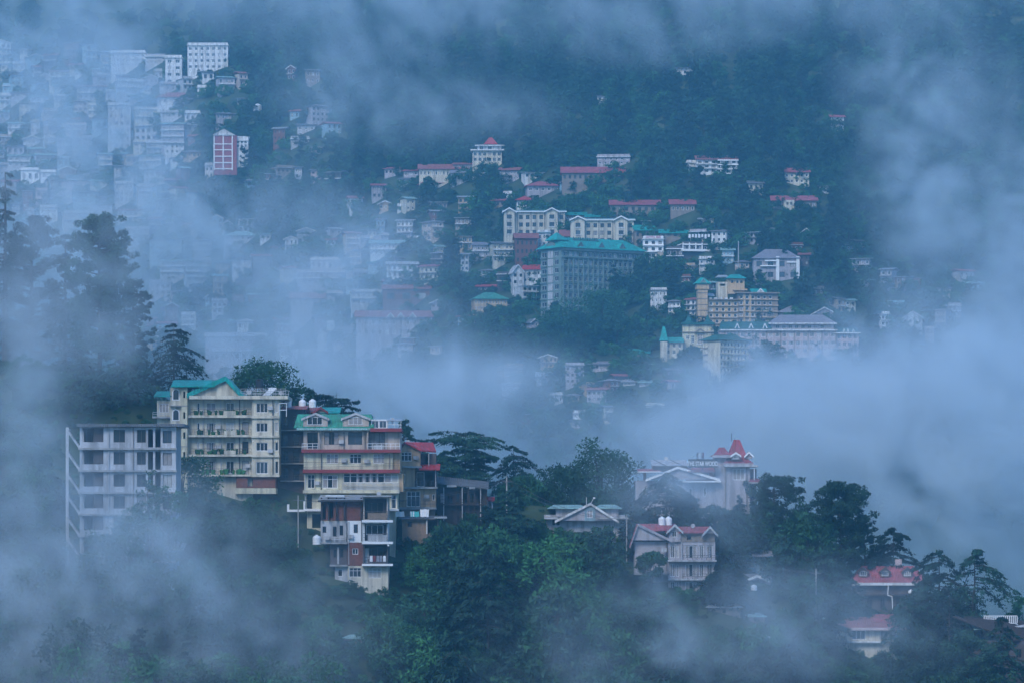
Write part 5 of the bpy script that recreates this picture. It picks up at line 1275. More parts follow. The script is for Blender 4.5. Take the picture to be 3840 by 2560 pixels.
for i, (u0, u1, v0, v1, wm) in enumerate(TOWN):
    fl = max(1, round((v1 - v0) / 22)); co = max(2, round((u1 - u0) / 20))
    rf = [('flat', 'concrete', 0), ('flat', 'white', 0), ('x', 'slate', 7), ('x', 'pale_teal' if i % 3 else 'rust_roof', 8)][i % 4]
    kind = 'flat-roofed' if rf[0] == 'flat' else ('teal-roofed' if rf[1] == 'pale_teal' else 'rust-roofed' if rf[1] == 'rust_roof' else 'slate-roofed')
    house('town_house', f"{adj[wm]} {kind} house of {'one storey' if fl == 1 else 'two storeys' if fl == 2 else 'several storeys'} in the misty town on the left hill", u0, u1, v0, v1, wm, rf, fl, co, group='houses of the misty town', rot=rnd.uniform(-14, 14), slab='white' if i % 2 else None, fm='frame_white' if i % 3 else 'frame_dark')

# small houses scattered between the big ones
def scatter_houses(n, box, label, group, seed, cool=False):
    rg = random.Random(seed); done = 0; tries = 0
    while done < n and tries < 4000:
        tries += 1
        w = rg.uniform(26, 72); fl = rg.choice([1, 1, 2, 2, 3]); h = fl * rg.uniform(19, 25)
        u, v = rg.uniform(box[0], box[1]), rg.uniform(box[2], box[3])
        if any(min(u + w / 2, c) - max(u - w / 2, a) > 4 and min(v, v1) - max(v - h - 10, v0) > 4 for a, c, v0, v1, d in RECTS if d > 1000): continue
        if gfar(u, v) > 2500: continue
        wm = rg.choice(['white', 'pale_grey', 'cream', 'mauve_wall', 'mauve_wall', 'dun', 'beige', 'blue_wall', 'tan', 'brick', 'dark_wall'])
        rf = rg.choice([('flat', 'white', 0), ('flat', 'concrete', 0), ('x', 'slate', 9), ('x', 'rust_roof', 10), ('x', 'tin', 8), ('x', 'pale_teal', 9), ('hip', 'purple_slate', 10), ('y', 'slate', 11), ('x', 'pink_roof', 9), ('shed', 'tin', 6)])
        house('small_house', label[0 if rf[0] == 'flat' else 1], u - w / 2, u + w / 2, v - h, v, wm, rf, fl, max(2, round(w / 17)), rot=rg.uniform(-28, 28), depth=rg.uniform(6, 9), group=group[0 if rf[0] == 'flat' else 1], slab=rg.choice([None, 'white', 'concrete']), fm=rg.choice(['frame_white', 'frame_dark']), ww=rg.uniform(.4, .65), wh=rg.uniform(.4, .6))
        done += 1
def pair(where): return ([f'small flat-roofed house {where}', f'small pitched-roof house {where}'], [f'small flat-roofed houses {where}', f'small pitched-roof houses {where}'])
for n, box, where in ((22, (1700, 2720, 660, 1290), 'among the big blocks on the central hillside'), (14, (2500, 3250, 880, 1250), 'on the wooded slope around the tan hotel'), (40, (1060, 1660, 880, 1340), 'in the mist left of the central hillside'),
                      (30, (560, 1080, 860, 1320), 'in the mist above the cream hotel'), (64, (-10, 720, 230, 860), 'packed into the misty left town'), (14, (700, 1260, 260, 720), 'on the dim flank right of the misty left town'), (18, (1880, 2620, 1330, 1620), 'down in the valley mist'), (10, (3180, 3720, 1040, 1320), 'in the right-hand mist'), (10, (1400, 1760, 640, 900), 'at the left edge of the central wood')):
    l, gname = pair(where); scatter_houses(n, box, l, gname, n * 7 + 1)
# ------------------------------------------------------------------ trees
def cards_mesh(name, C, A, B, m):
    """rhombic leaf sprays: centres C, long half-axes A, short half-axes B"""
    n = len(C)
    V = np.empty((n, 4, 3)); V[:, 0] = C + A; V[:, 1] = C + B; V[:, 2] = C - A; V[:, 3] = C - B
    me = bpy.data.meshes.new(name)
    me.vertices.add(n * 4); me.vertices.foreach_set('co', V.ravel())
    me.loops.add(n * 4); me.loops.foreach_set('vertex_index', np.arange(n * 4, dtype=np.int32))
    me.polygons.add(n); me.polygons.foreach_set('loop_start', np.arange(0, n * 4, 4, dtype=np.int32)); me.polygons.foreach_set('loop_total', np.full(n, 4, dtype=np.int32))
    me.update(); me.materials.append(MATS[m])
    return me

def tube(g, pts, radii, n=6):
    rings = []
    for i, p in enumerate(pts):
        d = Vector(pts[min(i + 1, len(pts) - 1)]) - Vector(pts[max(i - 1, 0)]); d.normalize()
        up = Vector((0, 0, 1)) if abs(d.z) < .9 else Vector((1, 0, 0))
        e1 = d.cross(up).normalized(); e2 = d.cross(e1)
        rings.append([tuple(Vector(p) + (e1 * math.cos(2 * math.pi * k / n) + e2 * math.sin(2 * math.pi * k / n)) * radii[i]) for k in range(n)])
    o = len(g.v)
    for r in rings: g.v += r
    for i in range(len(rings) - 1):
        for k in range(n): g.f.append((o + i * n + k, o + i * n + (k + 1) % n, o + (i + 1) * n + (k + 1) % n, o + (i + 1) * n + k))

def unit(v): return v / np.maximum(np.linalg.norm(v, axis=1, keepdims=True), 1e-6)

def cedar(h, rad, seed, nb=60, spray=26, size=.42, flat=False, lo=.2, lean=0.0, umbrella=False):
    rg = np.random.default_rng(seed)
    g = VF(); tr = max(.16, h * .02)
    tube(g, [(lean * h * t * t, 0, h * t) for t in np.linspace(-.12, .99, 7)], [tr * (1 - .9 * t) for t in np.linspace(0, 1, 7)], 7)
    C, A, B = [], [], []
    nb = int(nb * .72); tiers = max(6, nb // 5)
    for k in range(nb):
        t = lo + (1 - lo) * ((k // 5) + rg.normal(0, .33)) / tiers
        t = min(max(t, lo), .995)
        az = rg.uniform(0, 2 * math.pi)
        q = (t - lo) / (1 - lo)
        if flat: prof = (.55 + .45 * q) * (1 if q < .93 else .8)
        elif umbrella: prof = math.sqrt(max(.02, 1 - q ** 2.2))
        else: prof = (1 - q) ** .6 * .95 + .1
        L = rad * prof * rg.choice([.5, .75, .9, 1.0, 1.1, 1.2]) * rg.uniform(.85, 1.08)
        rise = rg.uniform(.0, .25) + (.15 if flat else 0); droop = rg.uniform(.2, .65) * (1.5 if umbrella else 1) * (.7 if flat else 1)
        d = np.array([math.cos(az), math.sin(az)]); side = np.array([-d[1], d[0]])
        z0 = h * t; x0 = lean * h * t * t
        def bp(s): return np.array([x0 + d[0] * L * s, d[1] * L * s, z0 + L * (rise * s - droop * s * s)])
        tube(g, [tuple(bp(s)) for s in (0, .35, .7, 1)], [tr * .35 * (1 - q * .6), tr * .25, tr * .14, .02], 4)
        m = max(6, int(spray * (.4 + L / rad)))
        s = rg.uniform(.12, 1.04, m) ** .8
        wd = .34 * L * np.sin(np.clip(s, 0, 1) * 2.6 + .25) * rg.uniform(-1, 1, m)
        P0 = np.stack([bp(x) for x in s]); P0[:, 0] += side[0] * wd; P0[:, 1] += side[1] * wd
        P0[:, 2] -= np.abs(wd) * .22 + rg.uniform(0, .12 * size / .4, m)
        sub = 4
        P0 = np.repeat(P0, sub, 0) + rg.normal(0, size * .45, (m * sub, 3)) * np.array([1, 1, .32])
        ang = az + rg.normal(0, .7, m * sub); tilt = rg.normal(-.5, .45, m * sub)
        a = np.stack([np.cos(ang) * np.cos(tilt), np.sin(ang) * np.cos(tilt), np.sin(tilt)], 1)
        b = unit(np.cross(a, rg.normal(0, .35, (m * sub, 3)) + np.array([0, 0, 1.0])))
        sz = size * rg.uniform(.5, 1.15, (m * sub, 1))
        C.append(P0); A.append(a * sz * .8); B.append(b * sz * .3)
    return g.mesh('trunk', 'bark'), cards_mesh('crown', np.concatenate(C), np.concatenate(A), np.concatenate(B), 'cedar_leaf')

def tufts(rg, centres, r, per, size):
    n = len(centres) * per
    o = unit(rg.normal(0, 1, (n, 3))); rr = r * rg.uniform(.15, 1, (n, 1)) ** .6
    c = np.repeat(centres, per, 0) + o * rr * np.array([1, 1, .7])
    a = unit(o + rg.normal(0, .7, (n, 3))); b = unit(np.cross(a, rg.normal(0, 1, (n, 3))))
    s = size * rg.uniform(.5, 1.2, (n, 1))
    return c, a * s, b * s * .45

def pine(h, rad, seed, nb=60, lo=.3, per=46, size=.26, tr=None, sx=1.0):
    rg = np.random.default_rng(seed); g = VF(); tr = tr or max(.2, h * .018)
    tube(g, [(.15 * math.sin(t * 5), 0, h * t) for t in np.linspace(-.12, .97, 8)], [tr * (1 - .85 * t) for t in np.linspace(0, 1, 8)], 7)
    cen = []
    nb = int(nb * .85)
    for k in range(nb):
        t = lo + (1 - lo) * (k + rg.uniform(0, 1)) / nb; q = (t - lo) / (1 - lo)
        prof = math.sqrt(max(.03, 1 - (1.7 * q - .75) ** 2)) if q > .44 else .75 + .25 * q / .44
        L = rad * prof * rg.uniform(.6, 1.05); az = rg.uniform(0, 2 * math.pi); up = rg.uniform(.15, .5) * (1 - .3 * q)
        p = [np.array([math.cos(az) * L * s * sx, math.sin(az) * L * s, h * t * .97 + L * up * s * s]) for s in (0, .4, .75, 1)]
        tube(g, [tuple(x) for x in p], [tr * .3, tr * .2, tr * .12, .02], 4)
        for s in np.linspace(.45, 1, 4): 
            cen.append(p[0] + (p[3] - p[0]) * s + rg.normal(0, .1 * rad, 3) * np.array([1, 1, .5]))
    rt = max(.45, rad * .16)
    C, A, B = tufts(rg, np.array(cen), rt, int(per * .8 * max(1, (rt / .62) ** 1.7)), size)
    return g.mesh('trunk', 'bark'), cards_mesh('crown', C, A, B, 'pine_leaf')

def broad(h, rad, seed, ncl=70, per=60, size=.3, m='broad_leaf', lo=.25, sq=1.0):
    rg = np.random.default_rng(seed); g = VF(); tr = max(.14, h * .022)
    tube(g, [(.1 * math.sin(t * 4 + seed), .1 * math.cos(t * 3), h * t) for t in np.linspace(-.15, .7, 6)], [tr * (1 - .7 * t) for t in np.linspace(0, 1, 6)], 7)
    zc, rz = h * (1 + lo) / 2, h * (1 - lo) / 2
    o = unit(rg.normal(0, 1, (ncl, 3))); o[:, 2] = np.maximum(o[:, 2], -.75 + .2 * o[:, 0])
    rr = rg.uniform(.45, 1, (ncl, 1)) ** .5 * (1 + .18 * np.sin(o[:, :1] * 5 + seed) * np.cos(o[:, 1:2] * 4))
    cen = o * rr * np.array([rad * sq, rad, rz]) + np.array([0, 0, zc])
    for c in cen[::5]: tube(g, [(0, 0, h * .35), tuple(c * np.array([.5, .5, .75])), tuple(c)], [tr * .45, tr * .25, .02], 4)
    C, A, B = tufts(rg, cen, rad * .34, per, size)
    return g.mesh('trunk', 'bark'), cards_mesh('crown', C, A, B, m)

def plant(name, label, meshes, loc, rz=0, sc_=(1, 1, 1), group=None, cat='tree'):
    o = link(name, None, None, loc, (0, 0, rz), sc_); tag(o, label, cat, group)
    link('trunk', meshes[0], o); link('crown', meshes[1], o)
    return o

# individual trees along the near ridge: trunk u, top v, base v, half width (px), D
def near_tree(name, label, kind, u, vt, vb, hw, D, seed, **k):
    s_ = D / F; base = P(u, vb, D); base.z = float(H(base.x, base.y)) - .3
    h, r = (VH - vt) * s_ - base.z, hw * s_ * {'cedar': 1.5 if u > 2300 else 1.3, 'pine': 1.2 if u > 2300 else 1.1, 'broad': 1.0}[kind]
    f = {'cedar': cedar, 'pine': pine, 'broad': broad}[kind]
    plant(name, label, f(h, r, seed, **k), base)
near_tree('pine_tree', 'tallest pine, rising from mist at the upper left above the hotels', 'pine', 372, 800, 1560, 122, 641, 1, nb=130, lo=.18, per=50, size=.28)
near_tree('pine_tree', 'dim pine left of the tallest pine, half lost in mist', 'pine', 120, 800, 1560, 130, 664, 2, nb=80, lo=.3, per=50)
near_tree('cedar_tree', 'dark cedar at the very left edge, deep in mist', 'cedar', 20, 640, 1560, 100, 666, 3, nb=120, spray=34)
near_tree('cedar_tree', 'dim drooping cedar between the two misty pines', 'cedar', 245, 880, 1600, 110, 656, 4, nb=110, spray=34)
near_tree('pine_tree', 'pine shoulder right of the tallest pine, just above the tiered cedar', 'pine', 500, 1040, 1560, 75, 655, 5, nb=70, per=60)
near_tree('cedar_tree', 'tiered cedar standing up behind the stair tower of the cream hotel', 'cedar', 652, 1212, 1560, 125, 640, 6, nb=72, spray=34, size=.38, lo=.25)
near_tree('cedar_tree', 'dark broad cedar behind the bare concrete building', 'cedar', 470, 1290, 1640, 140, 636, 7, nb=80, spray=30)
near_tree('cedar_tree', 'dim cedar left of the broad one behind the bare concrete building', 'cedar', 330, 1330, 1660, 120, 634, 8, nb=70, spray=26)
near_tree('oak_tree', 'rounded leafy tree behind the cream hotel roof terrace', 'broad', 985, 1345, 1560, 128, 646, 9, ncl=110, per=70, lo=.2)
near_tree('oak_tree', 'small leafy tree just above the white water tanks', 'broad', 1130, 1450, 1560, 55, 640, 10, ncl=50)
near_tree('cedar_tree', 'flat-topped cedar beside the green mansard roof', 'cedar', 1262, 1468, 1600, 82, 640, 11, nb=40, spray=44, flat=True, lo=.35)
near_tree('cedar_tree', 'cedar peeping out behind the yellow hotel terrace', 'cedar', 1515, 1575, 1760, 78, 636, 12, nb=60, spray=32)
near_tree('cedar_tree', 'great flat-topped cedar right of the red-roofed tan house', 'cedar', 1745, 1618, 1900, 140, 642, 13, nb=84, spray=60, flat=True, lo=.2, size=.4)
near_tree('cedar_tree', 'dark cedar crowded between the tan house and the great flat-topped one', 'cedar', 1668, 1690, 1890, 85, 640, 14, nb=60, spray=40)
near_tree('cedar_tree', 'spreading cedar right of the great flat-topped one', 'cedar', 1925, 1672, 1930, 118, 650, 15, nb=66, spray=44, umbrella=True, lo=.2)
near_tree('oak_tree', 'big rounded leafy tree above the pale teal house', 'broad', 2255, 1672, 1960, 125, 648, 16, ncl=150, per=80, lo=.1, m='pine_leaf')
near_tree('oak_tree', 'lower leafy shoulder left of the big rounded tree', 'broad', 2110, 1745, 1950, 105, 646, 17, ncl=110, per=70, lo=.1, m='pine_leaf')
near_tree('oak_tree', 'small leafy tree left of the leafy shoulder, above the red shack', 'broad', 1960, 1790, 1960, 85, 644, 57, ncl=90, per=60, lo=.1)
near_tree('cedar_tree', 'cedar screening the left wing of the hotel with the name board', 'cedar', 2500, 1770, 2060, 125, 634, 18, nb=84, spray=40, umbrella=True)
near_tree('cedar_tree', 'cedar fan at the foot of the red-spired tower', 'cedar', 2675, 1876, 2110, 112, 632, 19, nb=70, spray=44, umbrella=True)
near_tree('pine_tree', 'spiky pine right of the red-spired tower', 'pine', 2905, 1790, 2110, 92, 640, 20, nb=60, lo=.25, per=56)
near_tree('oak_tree', 'low dark tree between the spiky pine and the round-topped pine', 'broad', 3015, 1895, 2140, 68, 640, 21, ncl=80, per=70, m='broad_leaf')
near_tree('pine_tree', 'round-topped pine with a bare lower trunk, tallest on the right slope', 'pine', 3150, 1812, 2200, 118, 636, 22, nb=72, lo=.22, per=62)
near_tree('pine_tree', 'dark pine close behind the round-topped one', 'pine', 3240, 1930, 2190, 66, 640, 23, nb=48, lo=.15)
near_tree('cedar_tree', 'umbrella-shaped cedar between the round-topped pine and the dormered roof', 'cedar', 3350, 1978, 2190, 82, 640, 24, nb=62, spray=50, umbrella=True, lo=.2)
near_tree('cedar_tree', 'great spreading cedar right of the dormered pink roof', 'cedar', 3522, 2052, 2380, 118, 628, 25, nb=84, spray=54, umbrella=True, lo=.12)
near_tree('cedar_tree', 'outermost great cedar sloping down to the right edge', 'cedar', 3655, 2058, 2400, 140, 626, 26, nb=90, spray=54, umbrella=True, lo=.1)
near_tree('oak_tree', 'leafy tree cut by the right edge of the picture', 'broad', 3835, 2222, 2420, 60, 632, 27, ncl=60)
near_tree('oak_tree', 'small bent tree in front of the curtained house', 'broad', 2440, 2062, 2215, 50, 618, 28, ncl=40, per=60, lo=.5)
near_tree('cedar_tree', 'dim cedar in the hollow right of the curtained house', 'cedar', 2790, 1960, 2230, 100, 634, 29, nb=66, spray=34)
near_tree('cedar_tree', 'dim cedar below the spiky pine', 'cedar', 2945, 2010, 2300, 95, 630, 30, nb=66, spray=34)
near_tree('cedar_tree', 'dim cedar below the round-topped pine', 'cedar', 3090, 2060, 2330, 85, 628, 31, nb=66, spray=34)
for u_, vt_, vb_, hw_, D_, sd_, l_ in ((2585, 1850, 2120, 85, 633, 91, 'dark cedar between the curtained house and the name-board hotel'), (2765, 1895, 2150, 85, 634, 92, 'dark cedar at the foot of the grey tower'), (2395, 1900, 2120, 75, 630, 93, 'cedar leaning on the left gable of the curtained house'),
    (3165, 2150, 2420, 85, 626, 94, 'cedar hiding the left end of the dormered pink roof'), (3478, 2150, 2420, 85, 624, 95, 'cedar hiding the right end of the dormered house'), (3395, 2235, 2460, 70, 621, 96, 'small cedar before the dark wall of the dormered house'), (3105, 2250, 2480, 75, 617, 97, 'cedar left of the faded pink cottage roof'), (2715, 2080, 2290, 80, 620, 98, 'cedar between the curtained house and the misty villa'), (3560, 2210, 2460, 95, 618, 99, 'dark cedar filling the gap below the two great cedars')):
    near_tree('cedar_tree', l_, 'cedar', u_, vt_, vb_, hw_, D_, sd_, nb=80, spray=44, umbrella=(sd_ % 2 == 0), lo=.1)
near_tree('pine_tree', 'dark pine at the bottom right, left of a pair', 'pine', 3440, 2395, 2780, 130, 604, 32, nb=80, lo=.1, per=60)
near_tree('pine_tree', 'dark pine at the bottom right, right of a pair', 'pine', 3630, 2375, 2780, 125, 603, 33, nb=80, lo=.1, per=60)
near_tree('oak_tree', 'leafy sapling in front of the bare concrete building', 'broad', 555, 1750, 2120, 62, 586, 34, ncl=46, per=40, lo=.15)
near_tree('oak_tree', 'leafy tree covering the lower floors of the bare concrete building', 'broad', 510, 1890, 2200, 105, 585, 71, ncl=90, per=60, lo=.1)
near_tree('oak_tree', 'leafy tree at the stair side foot of the bare concrete building', 'broad', 370, 1990, 2250, 95, 583, 72, ncl=80, per=60, lo=.1)
near_tree('oak_tree', 'leafy tree in the corner between the bare building and the cream hotel', 'broad', 650, 1830, 2130, 85, 589, 73, ncl=80, per=60, lo=.1)
near_tree('oak_tree', 'leafy tree on the misty slope right of the bare building', 'broad', 800, 1930, 2180, 110, 592, 74, ncl=90, per=60, lo=.1)
near_tree('oak_tree', 'leafy tree under the basement of the cream hotel', 'broad', 960, 1880, 2120, 105, 597, 75, ncl=90, per=60, lo=.1)
near_tree('cedar_tree', 'cedar before the dark-roofed corner house', 'cedar', 3760, 2310, 2640, 95, 606, 76, nb=90, spray=46, umbrella=True, lo=.1)
near_tree('oak_tree', 'dim leafy tree under the cream hotel', 'broad', 680, 1700, 2000, 130, 606, 35, ncl=90, per=60, lo=.1)

# leafy trees and shrubs covering the slope under the houses
LEAFY = [broad(7, 2.8, 40 + i, ncl=64, per=56, size=.27, m='broad_leaf' if i % 2 else 'bush_leaf', lo=.08, sq=1 + .2 * (i % 3)) for i in range(6)]
LEAFY += [cedar(9, 3.2, 60, nb=70, spray=34, size=.34), pine(9, 2.6, 61, nb=60, lo=.12, per=50), cedar(9, 3.4, 62, nb=76, spray=36, size=.34, umbrella=True, lo=.1), cedar(9, 2.9, 63, nb=80, spray=32, size=.32, lo=.1)]
CLEAR = [(1170, 1480, 1840, 2170), (1480, 1690, 1640, 1975), (1636, 1830, 1800, 1900), (2040, 2360, 1880, 1955), (2360, 2690, 1930, 2190), (2690, 2900, 2060, 2175), (3190, 3470, 2100, 2300), (3120, 3390, 2300, 2420), (240, 700, 1480, 2110), (690, 1060, 1480, 1850), (1040, 1240, 1500, 1960), (3680, 3840, 2300, 2400), (2640, 2880, 2255, 2330), (1285, 1360, 2370, 2392), (470, 960, 2000, 2115), (2560, 2830, 1620, 1830), (2390, 2600, 1740, 1800)]
placed = 0; tries = 0
while placed < 300 and tries < 16000:
    tries += 1
    u = rnd.uniform(-80, 3920); vb = rnd.uniform(1950, 2860) if rnd.random() < .8 else rnd.uniform(1850, 2300)
    k = rnd.choice([0, 1, 2, 3, 4, 5, 6, 7, 8, 8, 9]) if u > 1900 else rnd.choice([0, 1, 2, 3, 4, 5, 0, 1, 6, 8, 9])
    s_ = rnd.choice([.6, .8, 1.0, 1.3, 1.7]) * rnd.uniform(.85, 1.15) * (1.1 if vb > 2250 else .8)
    D = gnear(u, vb)
    if D > 655 or H((u - 1920) * D / F, D) > (VH - vb) * D / F + 2: continue
    hh = (9 if k > 5 else 7) * s_ * F / D; hw = 2.7 * s_ * F / D
    if any(u - hw * .8 < c[1] and u + hw * .8 > c[0] and vb - hh < c[3] and vb - hh * .1 > c[2] for c in CLEAR): continue
    p = P(u, vb, D); p.z = float(H(p.x, p.y)) - .3
    zone = next(w for lim, w in ((700, 'below the bare concrete building'), (1150, 'below the cream hotel'), (1500, 'around the foot of the stacked house'), (1900, 'below the tan and wooden houses'), (2350, 'below the pale teal house'), (2750, 'around the curtained house'), (3150, 'below the spiky pine'), (9999, 'around the pink-roofed cottages')) if u < lim)
    low = ', low on the slope' if vb > 2480 else ', high on the slope' if vb < 2200 else ', halfway up the slope'
    big = 'small' if s_ < .75 else 'large' if s_ > 1.3 else 'middling'
    nm = 'cedar_tree' if k in (6, 8, 9) else 'pine_tree' if k == 7 else 'leafy_tree'
    lab = big + ' ' + ({6: 'cedar', 7: 'young pine', 8: 'spreading cedar', 9: 'pointed cedar'}.get(k) or ('dark leafy tree' if k % 2 else 'bright green leafy tree')) + ' ' + zone + low
    plant(nm, lab, LEAFY[k], p, rnd.uniform(0, 6.28), (s_, s_, s_ * rnd.uniform(.85, 1.2)), group={'cedar_tree': 'cedars on the near slope', 'pine_tree': 'young pines on the near slope', 'leafy_tree': 'leafy trees on the near slope'}[nm])
    placed += 1

SHRUB = [broad(2.2, 1.5, 70 + i, ncl=26, per=40, size=.2, m='bush_leaf' if i % 2 else 'broad_leaf', lo=.0) for i in range(4)]
def instance_stuff(name, label, pts, ks, meshes):
    me = bpy.data.meshes.new(name); me.from_pydata([tuple(p) for p in pts], [], [])
    at = me.attributes.new('size', 'FLOAT', 'POINT'); at.data.foreach_set('value', ks)
    o = tag(link(name, me), label, None, None, 'stuff')
    gt = bpy.data.node_groups.new(name, 'GeometryNodeTree'); gt.interface.new_socket('Geometry', in_out='INPUT', socket_type='NodeSocketGeometry'); gt.interface.new_socket('Geometry', in_out='OUTPUT', socket_type='NodeSocketGeometry')
    N, L = gt.nodes, gt.links; gi, go = N.new('NodeGroupInput'), N.new('NodeGroupOutput')
    ins = N.new('GeometryNodeInstanceOnPoints'); gti = N.new('GeometryNodeGeometryToInstance')
    for cm in meshes:
        oi = N.new('GeometryNodeObjectInfo'); oi.inputs['Object'].default_value = bpy.data.objects.new('tree_pattern', cm); L.new(oi.outputs['Geometry'], gti.inputs[0])
    L.new(gi.outputs[0], ins.inputs['Points']); L.new(gti.outputs[0], ins.inputs['Instance']); ins.inputs['Pick Instance'].default_value = True
    ri = N.new('FunctionNodeRandomValue'); ri.data_type = 'INT'; ri.inputs[4].default_value = 0; ri.inputs[5].default_value = len(meshes) - 1
    L.new(ri.outputs[2], ins.inputs['Instance Index'])
    rr = N.new('FunctionNodeRandomValue'); rr.data_type = 'FLOAT_VECTOR'; rr.inputs[0].default_value = (0, 0, 0); rr.inputs[1].default_value = (0, 0, 6.28); rr.inputs['Seed'].default_value = 3
    L.new(rr.outputs[0], ins.inputs['Rotation'])
    na = N.new('GeometryNodeInputNamedAttribute'); na.data_type = 'FLOAT'; na.inputs['Name'].default_value = 'size'; L.new(na.outputs['Attribute'], ins.inputs['Scale'])
    L.new(ins.outputs[0], go.inputs[0])
    md = o.modifiers.new(name, 'NODES'); md.node_group = gt
def undergrowth(n):
    pts, ks = [], []
    for _ in range(n):
        x, y = rnd.uniform(-95, 95), rnd.uniform(572, 650)
        z = float(H(x, y)); k = rnd.uniform(.5, 1.1)
        u, v = 1920 + x * F / y, VH - z * F / y
        if any(u - 30 < c[1] and u + 30 > c[0] and v - 2.2 * k * F / y < c[3] and v > c[2] for c in CLEAR): k = .35
        pts.append((x, y, z - .25)); ks.append(k)
    instance_stuff('undergrowth', 'low green shrubs covering the near slope', pts, ks, [m[1] for m in SHRUB])
undergrowth(4200)

# the wood on the far hillside
FARK = [cedar(16, 4.2, 80, nb=44, spray=13, size=.8, lo=.12), cedar(18, 3.8, 81, nb=48, spray=12, size=.8, lo=.1), cedar(14, 4.8, 82, nb=40, spray=14, size=.8, lo=.15, umbrella=True), broad(11, 4.6, 83, ncl=46, per=34, size=.62, lo=.05), broad(9, 4.2, 84, ncl=40, per=34, size=.6, m='bush_leaf', lo=.05), pine(16, 4.2, 85, nb=40, lo=.15, per=26, size=.7)]
def overlaps_house(u, vb, hw, hh, D, frac):
    for (a, c, v0, v1, d) in RECTS:
        if d < D - 2 or d < 1000: continue
        v0 -= 18
        w = min(u + hw, c) - max(u - hw, a); hgt = min(vb, v1) - max(vb - hh, v0)
        if w > 0 and hgt > 0 and w * hgt > frac * (.06 if c - a > 60 and v1 - v0 < 52 else .25 if c - a > 105 else .45 if c - a > 70 else 1) * min((c - a) * (v1 - v0), 4 * hw * hh): return True
    return False
def far_spot(umin, umax, vmin, vmax, frac=.28):
    for _ in range(60):
        u, vb = rnd.uniform(umin, umax), rnd.uniform(vmin, vmax)
        D = gfar(u, vb)
        if D > 2650: continue
        k = rnd.choice([0, 1, 2, 0, 1, 3, 4, 5] if vb < 620 or u > 2900 else [0, 1, 2, 3, 3, 4, 4, 5])
        s_ = rnd.uniform(.7, 1.15); hh = (16, 18, 14, 11, 9, 16)[k] * s_ * F / D; hw = 4.2 * s_ * F / D
        if overlaps_house(u, vb, hw * .8, hh * .9, D, frac): continue
        p = P(u, vb, D); p.z = float(H(p.x, p.y)) - .4
        return p, k, s_
    return None
far_labels = {0: ('cedar_tree', 'dark conifer in the wood on the far hillside'), 3: ('leafy_tree', 'rounded leafy tree on the far hillside'), 5: ('pine_tree', 'shaggy pine in the wood on the far hillside')}
def place_far(n, box):
    for _ in range(n):
        q = far_spot(*box)
        if not q: continue
        p, k, s_ = q
        nm, lb = far_labels[0 if k < 3 else 3 if k < 5 else 5]
        uu, vv = 1920 + p.x * F / p.y, VH - p.z * F / p.y
        lb = ('tall ' if s_ > 1.0 else 'low ' if s_ < .82 else '') + lb.replace('in the wood on the far hillside', '').replace('on the far hillside', '').strip() + (' high in the dark far wood' if vv < 450 else ' among the pink-roofed halls of the far hill' if vv < 800 else ' level with the big green block' if vv < 1150 else ' below the big hotels of the far hill') + (', on its left side' if uu < 2050 else ', in its middle' if uu < 2700 else ', on its right side')
        plant(nm, lb, FARK[k], p, rnd.uniform(0, 6.28), (s_, s_, s_), group={'cedar_tree': 'conifers of the far wood', 'leafy_tree': 'leafy trees of the far wood', 'pine_tree': 'pines of the far wood'}[nm])
# trees that stand out singly
for u, vt, vb, hw, l in ((1835, 605, 745, 58, 'dome-shaped leafy tree under the pagoda roof'), (2440, 590, 700, 62, 'pale rounded tree right of the long pink hall roof'), (2110, 1110, 1320, 90, 'large dark leafy tree below the big green block'), (2260, 1075, 1230, 75, 'leafy tree leaning against the big green block'), (2180, 1165, 1330, 75, 'dark tree right of the low green lodge'), (2600, 1300, 1400, 50, 'leafy clump in front of the spired hotel'), (2870, 1270, 1390, 50, 'dark leafy clump between the gridded block and the long wing'), (1900, 780, 900, 40, 'dark conifer hiding the end of the upper cream block')):
    D = gfar(u, vb); s_ = D / F
    f = broad((vb - vt) * s_, hw * s_, int(u), ncl=70, per=44, size=.55, lo=.05) if 'conifer' not in l else cedar((vb - vt) * s_, hw * s_, int(u), nb=50, spray=16, size=.7)
    plant('leafy_tree' if 'conifer' not in l else 'cedar_tree', l, f, P(u, vb, D))
place_far(170, (1650, 3300, 260, 800)); place_far(110, (1700, 3300, 780, 1560)); place_far(30, (3200, 3840, 300, 1500))

def forest_mass(n):
    pts, ks = [], []
    while len(pts) < n:
        b = rnd.choice([(1500, 3900, -120, 640, .03), (1500, 3900, 600, 1650, .05), (-60, 1700, -120, 1500, .05), (700, 1700, 100, 1000, .05), (900, 3900, -140, 400, .03), (1900, 3900, 1500, 1990, .05)])
        q = far_spot(*b)
        if q: pts.append(q[0]); ks.append(q[2] * rnd.uniform(.75, 1.0))
    instance_stuff('forest', 'dense dark wood filling the far hillsides between the houses', pts, ks, [m[1] for m in FARK])
forest_mass(2400)
def far_scrub(n):
    pts, ks = [], []
    while len(pts) < n:
        u, v = rnd.uniform(-60, 3900), rnd.uniform(60, 1990)
        D = gfar(u, v)
        if D > 2650: continue
        x = (u - 1920) * D / F
        pts.append((x, D, float(H(x, D)) - .4)); ks.append(rnd.uniform(1.2, 2.6))
    instance_stuff('scrub', 'low bushes on the far hillsides', pts, ks, [m[1] for m in SHRUB])
far_scrub(5000)
